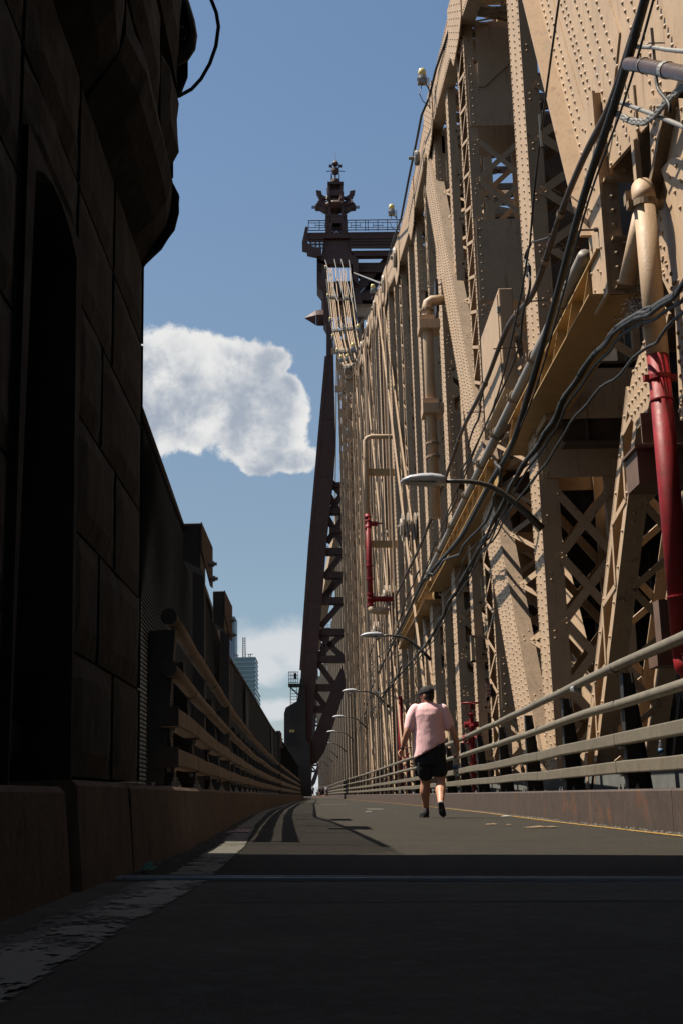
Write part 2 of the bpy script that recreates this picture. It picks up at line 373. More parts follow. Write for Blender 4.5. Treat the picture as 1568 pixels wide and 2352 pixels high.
strip(lambda y: wl(y) - .07, lambda y: wl(y) + .08, 14, 120, .5, .004).build('lane_marking', whitep, kind='structure')
strip(lambda y: XR(y) - .27, lambda y: XR(y) - .18, 3, 120, .5, .004).build('lane_marking', yellowp, kind='structure')
for (x0, x1, y0, y1) in ((1.1, 1.5, 30, 31.2), (.0, 1.0, 47, 47.8), (-.6, -.2, 60, 61)):
    strip(lambda y: x0, lambda y: x1, y0, y1, .4, .006).build('lane_marking', whitep, kind='structure')
rs = random.Random(21)
for (yy, x0, x1, w) in ((3.95, -.3, 2.4, .012), (5.75, -.7, 3.0, .009), (9.3, -.2, 3.0, .014), (11.6, -.6, 2.1, .012), (13.4, .4, 3.1, .016), (17.5, -.9, 3.2, .02), (24, -1, 3.2, .025)):
    b = MB(); xs = np.arange(x0, x1, .06); vs = []; o_ = 0
    for x in xs: o_ += rs.gauss(0, .006); vs += [(x, yy + o_ - w * rs.uniform(.3, 1), rz(x) + .0035), (x, yy + o_ + w * rs.uniform(.3, 1), rz(x) + .0035)]
    b.add(vs, [(2 * i, 2 * i + 2, 2 * i + 3, 2 * i + 1) for i in range(len(xs) - 1)]).build('road_crack', mat('tar_filled_crack', (.018, .017, .015), .9), kind='structure')
# expansion joint: two steel nosings with a dark rubber seal between
ej = thing('expansion_joint', (1, 5.05, 0), 'grey steel expansion joint strip running straight across the shaded road', 'expansion joint', kind='structure')
jst = mat('polished_joint_steel', (.55, .6, .7), .5, metal=.2, var=.2, scale=6)
for (dy, w, m_) in ((-.045, .03, jst), (.045, .022, jst)):
    b = MB(); b.bar((-.8, 5.1 + dy, rz(-.8) + .004), (3.05, 4.96 + dy, rz(3.05) + .004), w, .012); b.build('nosing', m_, ej)
b = MB(); b.bar((-.8, 5.1, rz(-.8) + .003), (3.05, 4.96, rz(3.05) + .003), .05, .008); b.build('seal', rubber, ej)
# kerbs
def wallstrip(xi, xo, y0, y1, dy, z0, z1, batter=0):
    b = MB(); ys = list(np.arange(y0, y1, dy)) + [y1]; vs = []; fs = []
    for y in ys:
        a, c = xi(y), xo(y); g = rz(a)
        sg = 1 if c > a else -1
        vs += [(a, y, g + z0), (a + batter * sg, y, g + z1 - .02), (a + (batter + .02) * sg, y, g + z1), (c, y, g + z1), (c, y, g + z0)]
    for i in range(len(ys) - 1):
        for j in range(5): fs.append((5 * i + j, 5 * i + (j + 1) % 5, 5 * i + 5 + (j + 1) % 5, 5 * i + 5 + j))
    fs += [(0, 1, 2, 3, 4), tuple(5 * (len(ys) - 1) + j for j in range(5))[::-1]]
    return b.add(vs, fs)
kl = thing('concrete_barrier', (-.9, 6, 0), 'low stained brown concrete barrier along the shaded side under the pipe railing', 'barrier')
wallstrip(lambda y: XL(y), lambda y: XL(y) - .5, 5.68, 14.5, .5, -.1, .37, .03).build('barrier_section', kerbl, kl)
for i in range(14):
    y0 = 14.52 + i * 8
    wallstrip(lambda y: XL(y), lambda y: XL(y) - .5, y0, y0 + 7.97, 1.0, -.1, .37, .03).build('barrier_section', kerbl, kl)
for (y0, y1, h, lab) in ((4.42, 5.55, .375, 'short tilted stained concrete block between two dark gaps in the barrier'), (1.2, 4.3, .35, 'long dark nearest concrete barrier block at the foot of the pylon')):
    o = wallstrip(lambda y: XL(y) + (.015 if y0 > 4 else 0), lambda y: XL(y) - .5, y0, y1, .4, -.1, h, .035).build('barrier_block', kerbl, None, label=lab, category='barrier')
    o.rotation_euler = (0, 0, 0)
kr = thing('steel_faced_kerb', (3.2, 12, -.1), 'brown steel faced kerb with rust streaks below the sunlit pipe railing', 'kerb')
ys = [-2, 4.5, 11.4, 19.2, 28, 37, 47, 58, 70, 84, 100, 120]
for y0, y1 in zip(ys, ys[1:]):
    wallstrip(lambda y: XR(y), lambda y: XR(y) + .6, y0, y1 - .012, 1.0, -.1, .385, .01).build('kerb_section', kerbr, kr)
wallstrip(lambda y: XR(y), lambda y: XR(y) + .6, 120, 320, 4.0, -.1, .385, .01).build('kerb_section', kerbr, kr)
# grit along the kerbs
rnd = random.Random(3); b = MB()
for i in range(900):
    y = 5 + 32 * rnd.random() ** 1.5
    x = XR(y) - abs(rnd.gauss(0, .11)) - .01 if rnd.random() < .75 else XL(y) + abs(rnd.gauss(0, .10)) + .01
    r = rnd.uniform(.004, .014); z = rz(x) + .003
    b.add([(x - r, y - r, z), (x + r, y - r * .6, z), (x + r * .4, y + r, z), (x - r, y + r * .7, z), (x, y, z + r * .9)], [(0, 1, 4), (1, 2, 4), (2, 3, 4), (3, 0, 4)])
b.build('gutter_grit', debris, kind='stuff', label='pale grit and small debris lying along the foot of both kerbs', category='grit')

# ================================================================== RAILINGS
def railing(root, side, y0, y1, sp, heights, detail_to, lean):
    """four rails (two round, two square) on raked plate posts"""
    XF = (lambda y: XR(y) + .22) if side > 0 else (lambda y: XL(y) - .255)
    names = ['round_rail', 'round_rail', 'square_rail', 'square_rail']
    ny = [y0]
    while ny[-1] < y1: ny.append(min(y1, ny[-1] + (sp / 2 if ny[-1] < 60 else sp)))
    rr = random.Random(5 + side)
    for k, (nm, h) in enumerate(zip(names, heights)):
        dx = lean * (h - .35) * side
        pts = []
        for y in ny:
            x = XF(y) + dx; pts.append(Vector((x, y, rz(x) + h + rr.gauss(0, .006))))
        b = MB()
        if k < 2: b.tube(pts, .056, 12)
        else:
            w = .07; hh = .066; vs = []; fs = []
            for p in pts: vs += [p + Vector((-w, 0, -hh)), p + Vector((w, 0, -hh)), p + Vector((w, 0, hh)), p + Vector((-w, 0, hh))]
            for i in range(len(pts) - 1):
                for j in range(4): fs.append((4 * i + j, 4 * i + (j + 1) % 4, 4 * i + 4 + (j + 1) % 4, 4 * i + 4 + j))
            fs += [(0, 1, 2, 3)[::-1], tuple(4 * (len(pts) - 1) + j for j in range(4))]; b.add(vs, fs)
        o = b.build(nm, railm if side > 0 else raill, root, smooth=(k < 2))
        if k >= 2: bevel(o, .012)
        else:
            for poly in o.data.polygons:
                if len(poly.vertices) > 4: poly.use_smooth = False
        # sleeves where lengths of rail meet
        b = MB(); n = 0
        for y in np.arange(y0 + 2.2, detail_to, sp * 1.5):
            x = XF(y) + dx; z = rz(x) + h
            if k < 2: b.tube([(x, y - .012, z), (x, y + .012, z)], .0585, 12)
            else: b.box(x - .072, x + .072, y - .006, y + .006, z - .068, z + .068)
            n += 1
        if n: b.build('rail_joint', blacksteel, o, kind='stuff')
    y = y0 + .25; c = 0
    while y < y1:
        x = XF(y); g = rz(x) + .36
        if y < detail_to:
            b = MB(); tx = lambda h: x + side * (lean * (h - .35) + .13)
            bot, top = .36, heights[0] - .07
            for (o_, ww) in ((0, .018),):
                pass
            # raked plate post: web plate plus two flanges, wide at its foot
            z0, z1 = rz(x) + bot, rz(x) + top
            b.hexa([(tx(bot) - .10, y - .012, z0), (tx(bot) + .16, y - .012, z0), (tx(bot) + .16, y + .012, z0), (tx(bot) - .10, y + .012, z0),
                    (tx(top) - .07, y - .012, z1), (tx(top) + .03, y - .012, z1), (tx(top) + .03, y + .012, z1), (tx(top) - .07, y + .012, z1)])
            for e0, e1 in ((-.10, -.07), (.16, .03)):
                b.hexa([(tx(bot) + e0 - .008, y - .075, z0), (tx(bot) + e0 + .008, y - .075, z0), (tx(bot) + e0 + .008, y + .075, z0), (tx(bot) + e0 - .008, y + .075, z0),
                        (tx(top) + e1 - .008, y - .075, z1), (tx(top) + e1 + .008, y - .075, z1), (tx(top) + e1 + .008, y + .075, z1), (tx(top) + e1 - .008, y + .075, z1)])
            p = b.build('rail_post', blacksteel, root)
            b = MB(); b.box(x - .06, x + .32 * side if side > 0 else x + .06, y - .12, y + .12, g, g + .03) if side > 0 else b.box(x - .32, x + .06, y - .12, y + .12, g, g + .03)
            for sx in (-.03, .12):
                for sy in (-.09, .09): b.lathe((x + sx * side, y + sy, g + .03), [(.022, 0), (.022, .03), (.008, .03), (.008, .06)], 6)
            for h in heights[2:]:
                b.box(x + side * .0 - .03, x + .03, y - .05, y + .05, rz(x) + h - .10, rz(x) + h - .068)
            b.build('base_plate', galv, p)
        elif y < 130:
            b = MB(); b.bar((x + side * .1, y, g), (x + side * (.12 + lean), y, rz(x) + heights[0]), .10, .05, (0, 1, 0)); b.build('rail_post', blacksteel, root)
        y += sp
railR = thing('pipe_railing', (3.4, 12, .3), 'weathered four bar railing on dark raked posts beside the sunlit truss', 'railing')
railing(railR, 1, 6.2, 240, 3.8, [1.74, 1.33, .93, .63], 52, .0)
railL = thing('pipe_railing', (-1.2, 9.2, .3), 'shaded four bar railing with open pipe ends beside the stone pylon', 'railing')
railing(railL, -1, 9.15, 240, 2.3, [1.61, 1.23, .88, .59], 52, .0)
# end caps and end post of the shaded railing
b = MB(); x = XL(9.2) - .255
for h in (1.61, 1.23): b.tube([(x, 9.14, rz(x) + h), (x, 9.155, rz(x) + h)], .061, 16)
for h in (.88, .59): b.box(x - .075, x + .075, 9.13, 9.15, rz(x) + h - .071, rz(x) + h + .071)
b.build('end_cap', darksteel, railL)
b = MB(); b.hexa([(x - .42, 9.3, .38), (x - .05, 9.3, .38), (x - .05, 9.42, .38), (x - .42, 9.42, .38), (x - .10, 9.3, 1.56), (x + .03, 9.3, 1.56), (x + .03, 9.42, 1.56), (x - .10, 9.42, 1.56)])
b.build('end_post', blacksteel, railL)
# peeling tape on the top rail
o = MB().tube([(XR(16.4) + .22, 16.3, rz(3.4) + 1.70), (XR(16.4) + .22, 16.52, rz(3.4) + 1.70)], .059, 10).build('tape_patch', patchm, railR)

# ================================================================== CHAIN-LINK FENCE on the shaded side
fx = lambda y: XL(y) - .43
def fence_top(y): return lerp([(7, 3.12), (14, 3.05), (17, 2.95), (18.5, 2.74), (22, 2.80), (30, 3.0), (60, 3.1), (110, 3.0)], y)
fen = thing('chain_link_fence', (-1.5, 9, .3), 'tall dark chain link fence with tube posts on the open side of the road', 'fence')
b = MB(); sp = .062; z0 = .30
def wire(ya, za, yb, zb, b, r):
    pa, pb = (fx(ya), ya, za), (fx(yb), yb, zb)
    dy = .9 * r
    b.add([(pa[0] - r, pa[1], pa[2]), (pa[0] + r, pa[1] - dy, pa[2]), (pa[0] + r, pa[1] + dy, pa[2]), (pb[0] - r, pb[1], pb[2]), (pb[0] + r, pb[1] - dy, pb[2]), (pb[0] + r, pb[1] + dy, pb[2])],
          [(0, 1, 4, 3), (1, 2, 5, 4), (2, 0, 3, 5)])
y = 5.0
while y < 60:
    r = .0042 if y < 20 else .0055; st = sp if y < 22 else sp * 1.6
    H = fence_top(y) - z0 + .03
    wire(y, z0, y + H, z0 + H, b, r); wire(y + H, z0, y, z0 + H, b, r); y += st
b.build('wire_mesh', wirem, fen, kind='stuff')
b = MB(); b.tube([(fx(y), y, fence_top(y)) for y in np.arange(8.4, 120, 2.2)], .028, 8); b.build('top_rail', darksteel, fen, smooth=True)
for y in list(np.arange(8.7, 60, 2.9)):
    b = MB(); b.tube([(fx(y) - .03, y, .2), (fx(y) - .03, y, fence_top(y) + .02)], .03, 8); p = b.build('fence_post', darksteel, fen, smooth=True)
# beyond, the fence reads as one dark sheet: fine vertical wires
b = MB()
for y in np.arange(60, 240, .30): b.bar((fx(y), y, .2), (fx(y), y, fence_top(y)), .05, .05)
b.build('far_wire_mesh', wirem, fen, kind='stuff')
# bolted brown box posts
for i, (y, dep, xl_, xr_, yt, yb) in enumerate(((12.6, 1.35, 415, 461, 1202, 1306), (16.9, 1.5, 489, 515, 1358, 1446), (52, 2.5, 634, 643, 1679, 1715))):
    p0, p1 = atY(xl_, yt, y), atY(xr_, yb, y)
    bp_ = thing('bracket_post', (p0.x, y, .3), ['tall brown steel bracket post with two bolts, nearest above the fence', 'second brown steel bracket post with bolts above the fence', 'small far brown steel bracket post at the low end of the fence'][i], 'post')
    b = MB(); b.box(p0.x + .0, p0.x + .13, y + 1.25, y + 1.4, .3, p0.z); b.build('post_channel', darksteel, bp_)
    hd = mat('brown_primer_steel', (.16, .085, .065), .7, var=.2, scale=5)
    o = MB().prism([(p0.x, y, p0.z), (p1.x, y, p0.z), (p1.x, y, p1.z), (p0.x, y, p1.z + .1)], (0, dep * .4, 0)).build('head_plate', darksteel, bp_); bevel(o, .008)
    MB().prism([(p1.x + .002, y - .01, p0.z + .005), (p1.x + .002, y + dep, p0.z + .005), (p1.x + .002, y + dep, p1.z + .02), (p1.x + .002, y + dep * .8, p1.z), (p1.x + .002, y + dep * .3, p1.z + .12), (p1.x + .002, y - .01, p1.z + .2)], (.012, 0, 0)).build('side_plate', hd, bp_)
    for k, (yy, zz) in enumerate(((y + dep * .62, p0.z - .28), (y + dep * .72, p1.z + .06))):
        b = MB(); b.tube([(p1.x + .01, yy, zz), (p1.x + .07, yy, zz)], .035, 6); b.tube([(p1.x + .07, yy, zz), (p1.x + .10, yy, zz)], .02, 6); b.build('bolt', galv, bp_)
# small boxes fixed to the shaded railing
for (y, z, s) in ((20.5, 1.25, .16), (60, 1.2, .2)):
    b = MB(); x = XL(y) - .50; b.box(x - s / 2, x + s / 2, y, y + s * 1.6, z - s / 2, z + s / 2); b.tube([(x, y + .05, z - .4), (x, y + .05, z - s / 2)], .015, 6)
    o = b.build('junction_box', blacksteel, None, label='small black junction box ' + ('behind the near part of the shaded railing' if y < 30 else 'far along the shaded railing'), category='box')

# ================================================================== STONE PYLON (near, shaded)
pyl = thing('stone_pylon', (-1.6, 4, 0), 'dark rough granite pylon with arched doorway towering over the near shaded road', 'pylon')
PX = -1.0
b = MB()    # core behind the facing stones, with the doorway passage left open
b.box(-6, PX - .22, -8, 4.12, -1, 24); b.box(-6, PX - .22, 5.22, 7.05, -1, 24); b.box(-6, PX - .22, 4.12, 5.22, 2.9, 24); b.box(-6, -4.2, 4.12, 5.22, -1, 2.9)
b.build('core', mortar, pyl)
def rough_block(x0, x1, y0, y1, z0, z1, seed, name='stone', amp=.03, flat=False):
    """one rock-faced stone: front (+X) and far end (+Y) faces dressed unevenly"""
    n = 5; vs = []; fs = []; g = .006
    y0 += g; y1 -= g; z0 += g; z1 -= g
    def q(u, v, face):
        e = min(u, 1 - u, v, 1 - v) * 2; bul = min(1, e * 2.2)
        nn = noise.fractal(Vector((u * 3 + seed * 1.7, v * 3, seed)), .9, 2.2, 4)
        return (bul * .6 + .25 * nn) * amp * 1.6
    for i in range(n + 1):
        for j in range(n + 1):
            u, v = i / n, j / n
            vs.append((x1 - .03 + q(u, v, 0) + (0 if 0 < i < n and 0 < j < n else -.012), y0 + (y1 - y0) * u, z0 + (z1 - z0) * v))
    I = lambda i, j: i * (n + 1) + j
    for i in range(n):
        for j in range(n): fs.append((I(i, j), I(i + 1, j), I(i + 1, j + 1), I(i, j + 1)))
    base = len(vs)
    for i in range(n + 1):
        for j in range(n + 1):
            u, v = i / n, j / n
            vs.append((x0 + (x1 - .03 - x0) * u, y1 + (q(u, v, 1) * .8 if 0 < i < n and 0 < j < n else 0), z0 + (z1 - z0) * v))
    J = lambda i, j: base + i * (n + 1) + j
    for i in range(n):
        for j in range(n): fs.append((J(i, j), J(i, j + 1), J(i + 1, j + 1), J(i + 1, j)))
    k = len(vs); vs += [(x0, y0, z0), (x1 - .04, y0, z0), (x1 - .04, y1, z0), (x0, y1, z0), (x0, y0, z1), (x1 - .04, y0, z1), (x1 - .04, y1, z1), (x0, y1, z1)]
    fs += [(k, k + 1, k + 2, k + 3), (k + 4, k + 7, k + 6, k + 5), (k, k + 4, k + 5, k + 1)]
    return vs, fs
def arch_z(y):   # top of doorway at y
    t = (y - 4.67) / .53
    return 2.45 + .28 * math.sqrt(max(0, 1 - t * t)) if abs(t) <= 1 else 0
sd = 0
courses = [(.0, .42)] + [(.42 + i * .53, .95 + i * .53) for i in range(6)]
for ci, (z0, z1) in enumerate(courses):
    cuts = [-6, -4.4, -3, -1.7, -.5, .8, 2.0, 3.05, 4.13] if ci % 2 else [-6, -5, -3.6, -2.2, -.9, .3, 1.4, 2.6, 3.5, 4.13]
    if z0 < 2.5: segs = list(zip(cuts, cuts[1:])) + ([(5.21, 6.35), (6.35, 7.3)] if ci % 2 else [(5.21, 5.9), (5.9, 7.3)])
    else: segs = list(zip(cuts, cuts[1:])) + [(4.13, 5.21), (5.21, 6.2), (6.2, 7.3)]
    for (ya, yb) in segs:
        sd += 1; b = MB(); amp = .007 + .005 * ((sd * 7) % 3)
        zb = z0
        if z0 >= 2.0 and ya >= 4.1 and yb <= 5.25 : zb = max(z0, 2.74)
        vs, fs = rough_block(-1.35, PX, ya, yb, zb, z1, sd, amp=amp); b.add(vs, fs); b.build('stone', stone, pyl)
# curved voussoir piece over the doorway
b = MB(); ys = np.linspace(4.14, 5.20, 9); vs = []; fs = []
for y in ys: vs += [(PX - .01, y, arch_z(y)), (PX - .01, y, 2.745), (-1.35, y, 2.745), (-1.35, y, arch_z(y))]
for i in range(8):
    for j in range(4): fs.append((4 * i + j, 4 * i + (j + 1) % 4, 4 * i + 4 + (j + 1) % 4, 4 * i + 4 + j))
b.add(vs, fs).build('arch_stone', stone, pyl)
# corbelled upper courses
zc = 3.60
for i in range(28):
    hh = [.62, .58, .70, .66][i % 4]; out = [.17, .17, .215, .20][i % 4] + min(i, 4) * .004
    off = (i % 2) * .6
    for ya in np.arange(-6 - off, 7.3, 1.9):
        yb = min(ya + 1.9, 7.36)
        if ya < -4 and i > 12: continue
        sd += 1; b = MB(); vs, fs = rough_block(-1.35, PX + out, ya, yb, zc, zc + hh, sd, amp=.05); 
        if i == 0:   # chamfered foot of the corbel
            vs = [(v[0] - max(0, (zc + .30 - v[2])) * .62 * (1 if v[0] > -1.1 else 0), v[1], v[2]) for v in vs]
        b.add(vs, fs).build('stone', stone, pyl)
    zc += hh
# ledge inside the doorway
b = MB(); b.bar((-1.25, 4.2, .62), (-1.25, 5.2, .56), .12, .12); b.build('door_ledge', stone, pyl)
# unseen pylon arch and other leg, extended forward to block sky light
pyr = thing('unseen_pylon_mass', (5.6, -3, 0), 'unseen granite pylon arch and leg, enlarged beside the road to block sky light', 'arch')
b = MB(); b.box(4.3, 26, -8, 6.9, -1, 32); b.box(5.7, 26, 6.91, 12.9, -1, 7.3); b.box(4.3, 5.69, 6.91, 12.2, -1, 6.2); b.box(-1.3, 4.3, -8, -5, 7.5, 32); b.build('blocking_masonry', stone, pyr)

# cable loop and bent conduit at the top of the pylon
b = MB(); pts = [atY(*p, 7.2) for p in ((400, -60), (414, -20), (424, 10), (436, 50), (441, 80), (437, 108), (424, 128), (400, 142), (385, 148))]
b.tube(pts, .037, 10); o = b.build('bent_conduit', rustp, smooth=True, label='fat dark bent conduit fixed against the top of the stone pylon', category='conduit')
b = MB(); b.bar(atY(398, 88, 7.2), atY(425, 88, 7.2), .02, .012); b.bar(atY(398, 60, 7.2), atY(420, 60, 7.2), .03, .012); b.tube([atY(428, 10, 7.15), atY(435, 40, 7.15), atY(440, 70, 7.15)], .012, 6)
b.build('conduit_bracket', blacksteel, o)
b = MB(); pts = [atY(*p, 7.2) for p in ((470, -40), (486, 0), (497, 28), (502, 60), (496, 105), (482, 145), (462, 180), (440, 204), (412, 219), (395, 224))]
b.tube(pts, .0125, 8); b.build('hanging_cable', rubber, smooth=True, label='thin black cable looping out against the sky from the stone pylon', category='cable')

# ================================================================== BRIDGE TRUSS
TR = thing('bridge_truss', (4, 21, 0), 'huge cream riveted steel cantilever truss with lattice posts rising along the road', 'bridge')
barmesh = {}
LB = [0]
def frame(p0, p1):
    p0 = Vector((0, *p0)); p1 = Vector((0, *p1)); u = (p1 - p0); L_ = u.length; u.normalize()
    n = Vector((0, -u.z, u.y));
    if n.y > 0: n = -n
    def fr(x, s, t):
        p = p0 + u * s + n * t
        return Vector((x + bxs(p.y), p.y, p.z))
    return fr, L_, u, n
def fbox(b, fr, x0, x1, s0, s1, t0, t1):
    b.hexa([fr(x0, s0, t0), fr(x1, s0, t0), fr(x1, s0, t1), fr(x0, s0, t1), fr(x0, s1, t0), fr(x1, s1, t0), fr(x1, s1, t1), fr(x0, s1, t1)])
def fbar(b, fr, a, c, w, th):      # a, c: (x, s, t)
    A, C_ = fr(*a), fr(*c); b.bar(A, C_, w, th, fr(0, 0, 1) - fr(0, 0, 0))
def member(root, name, p0, p1, w, X0, X1, side='plate', front='X', fl=.34, pitch=1.0, det=2, battens=(), mt=None, rsp=.14, ends=(0, 0), barw=.10, seed=0, sidepitch=.45, topm=None):
    mt = mt or cream; fr, L_, u, n = frame(p0, p1)
    b = MB(); hw = w / 2
    if side == 'plate':
        fbox(b, fr, X0, X0 + .03, 0, L_, -hw, hw)
    else:
        e = min(.16, w * .22)
        fbox(b, fr, X0, X0 + .025, 0, L_, hw - e, hw); fbox(b, fr, X0, X0 + .025, 0, L_, -hw, -hw + e)
    fbox(b, fr, X1 - .03, X1, 0, L_, -hw, hw)
    for t0, t1 in ((hw, hw + .022), (-hw - .022, -hw)):
        fbox(b, fr, X0 - .004, X0 + fl, 0, L_, t0, t1); fbox(b, fr, X1 - fl, X1 + .004, 0, L_, t0, t1)
    # inner angle legs give the flanges some depth
    fbox(b, fr, X0 + fl - .03, X0 + fl, 0, L_, hw - .12, hw - .001); fbox(b, fr, X1 - fl, X1 - fl + .03, 0, L_, hw - .12, hw - .001)
    o = b.build(name, mt, root)
    if topm:
        q = MB(); fbox(q, fr, X0 - .002, X0 + fl + .002, 0, L_, hw + .0225, hw + .028); q.build('top_flange', topm, o)
    xi0, xi1 = X0 + fl - .06, X1 - fl + .06; wx = xi1 - xi0
    # front and back lacing
    def in_batten(s): return any(a <= s <= c for a, c in battens)
    nb = max(1, int(L_ / pitch)); pj = L_ / nb
    bj = MB(); any_ = False
    if front in ('X', 'Z'):
        for i in range(nb):
            s0 = i * pj; s1 = s0 + pj
            if in_batten((s0 + s1) / 2): continue
            ls = [((xi0, s0), (xi1, s1), .034), ((xi1, s0), (xi0, s1), .050)] if front == 'X' else ([((xi0, s0), (xi1, s0 + pj / 2), .034), ((xi1, s0 + pj / 2), (xi0, s1), .034)])
            for (xa, sa), (xb, sb), off in ls:
                A, C_ = fr(xa, sa, hw + off), fr(xb, sb, hw + off)
                if det >= 2 and LB[0] < 285:
                    key = (round((C_ - A).length, 2), round(barw, 3))
                    if key not in barmesh:
                        q = MB(); q.box(-key[0] / 2, key[0] / 2, -barw / 2, barw / 2, -.007, .007); q.rivets([(-key[0] / 2 + .06, 0, .007), (key[0] / 2 - .06, 0, .007)], (0, 0, 1), .022, .018)
                        barmesh[key] = q.mesh('lacing_bar', mt)
                    dx = (C_ - A).normalized(); nz = n; dy = nz.cross(dx).normalized(); nz = dx.cross(dy)
                    rot = Matrix((dx, dy, nz)).transposed()
                    inst('lacing_bar', barmesh[key], (A + C_) / 2, rot, o); LB[0] += 1
                else: fbar(bj, fr, (xa, sa, hw + off), (xb, sb, hw + off), barw, .014); any_ = True
                if det >= 1: fbar(bj, fr, (xa, sa, -hw - off), (xb, sb, -hw - off), barw, .014); any_ = True
    if side != 'plate':
        ns = max(1, int(L_ / sidepitch)); ps = L_ / ns
        for i in range(ns):
            s0 = i * ps; t0, t1 = (hw - .06, -hw + .06)
            if i % 2: t0, t1 = t1, t0
            fbar(bj, fr, (X0 - .012 + .0, s0, t0), (X0 - .012, s0 + ps, t1), .07, .012) if False else bj.bar(fr(X0 - .010, s0, t0), fr(X0 - .010, s0 + ps, t1), .012, .075, (0, u.y, u.z) if False else n)
            any_ = True
    if any_: bj.build('lacing', mt, o, kind='stuff')
    # batten plates
    for a, c in battens:
        q = MB(); fbox(q, fr, X0 + .05, X1 - .05, a, c, hw + .056, hw + .072); p = q.build('batten_plate', mt, o)
        if det >= 1: q = MB(); fbox(q, fr, X0 + .05, X1 - .05, a, c, -hw - .072, -hw - .056); q.build('batten_plate', mt, o)
        if det >= 1:
            q = MB(); pts = []
            for s in np.arange(a + .08, c - .03, .22): pts += [fr(X0 + .14, s, hw + .072), fr(X1 - .14, s, hw + .072)]
            q.rivets(pts, n, .028, .022); q.build('batten_rivets', mt, o, kind='stuff')
    # rivets
    if det >= 1:
        q = MB(); pts = []; k = 0
        cols = [hw - .06, -hw + .06] + ([0] if w > .6 and side == 'plate' else []) + ([hw * .45, -hw * .45] if w > 1.3 and side == 'plate' else [])
        for c_ in cols:
            k += 1
            for s in np.arange(.05 + (rsp / 2 if k % 2 else 0), L_, rsp if abs(c_) > hw * .6 else rsp * 1.0): pts.append(fr(X0 - (0 if side == 'plate' else 0), s, c_))
        rs = 1 if det >= 2 else 1.25
        q.rivets(pts, (-1, 0, 0), .027 * rs, .027, 6 if det >= 2 else 5)
        if det >= 2:
            pts = []
            for s in np.arange(.1, L_, pitch): pts += [fr(X0 + .1, s, hw + .022), fr(X0 + .1, s + .12, hw + .022), fr(X0 + fl - .08, s + .25, hw + .022)]
            q.rivets(pts, n, .026, .024)
        q.build('rivets', mt, o, kind='stuff')
    return o
def in_poly(y, z, poly):
    c = False; j = len(poly) - 1
    for i in range(len(poly)):
        (yi, zi), (yj, zj) = poly[i], poly[j]
        if (zi > z) != (zj > z) and y < (yj - yi) * (z - zi) / (zj - zi) + yi: c = not c
        j = i
    return c
def yzplate(root, name, poly, X, th=.03, rv=None, mt=None, margin=None, lab=None):
    """plate in the truss plane; poly in (Y, Z); rv = (dy, dz) spacing of a rivet grid, or 'edge' for rows along the edges"""
    mt = mt or cream
    b = MB(); b.prism([(X + bxs(y), y, z) for y, z in poly], (th, 0, 0)); o = b.build(name, mt, root)
    if lab: o['label'] = lab
    pts = []
    if rv == 'edge' or (isinstance(rv, tuple) and len(rv) == 3):
        cy = sum(p[0] for p in poly) / len(poly); cz = sum(p[1] for p in poly) / len(poly)
        for (a, c) in zip(poly, poly[1:] + poly[:1]):
            L_ = math.hypot(c[0] - a[0], c[1] - a[1]); nn = int(L_ / .15)
            for off in ((.10, .22) if margin is None else margin):
                for i in range(nn + 1):
                    t = (i + (.5 if off > .15 else 0)) / max(1, nn); y = a[0] + (c[0] - a[0]) * t; z = a[1] + (c[1] - a[1]) * t
                    dn = Vector((-(c[1] - a[1]), c[0] - a[0])).normalized()
                    if dn.dot(Vector((cy - y, cz - z))) < 0: dn = -dn
                    y += dn.x * off; z += dn.y * off
                    if in_poly(y, z, poly): pts.append((X + bxs(y), y, z))
    elif rv:
        ys_ = [p[0] for p in poly]; zs_ = [p[1] for p in poly]; r_ = 0
        for z in np.arange(min(zs_) + .07, max(zs_), rv[1]):
            r_ += 1
            for y in np.arange(min(ys_) + .07 + (rv[0] / 2 if r_ % 2 else 0), max(ys_), rv[0]):
                if in_poly(y, z, poly): pts.append((X + bxs(y), y, z))
    if pts: q = MB(); q.rivets(pts, (-1, 0, 0), .028, .027); q.build('rivets', mt, o, kind='stuff')
    return o
PY = [28.4 + 7.3 * k for k in range(-1, 30)]          # post stations: 21.1, 28.4, 35.7 ...
CHT = [(20, 17.9), (24, 18.8), (28.4, 19.95), (35.7, 21.25), (43, 21.9), (50.3, 23.2), (57.6, 25.1), (68.5, 27.6), (79.5, 29.9), (90, 32.0)]
def chz(y):
    if y <= 90: return lerp(CHT, y)
    return lerp([(90, 30.2), (100, 36), (114, 47), (118, 47), (130, 37), (145, 30), (170, 26), (230, 22), (330, 22)], y)
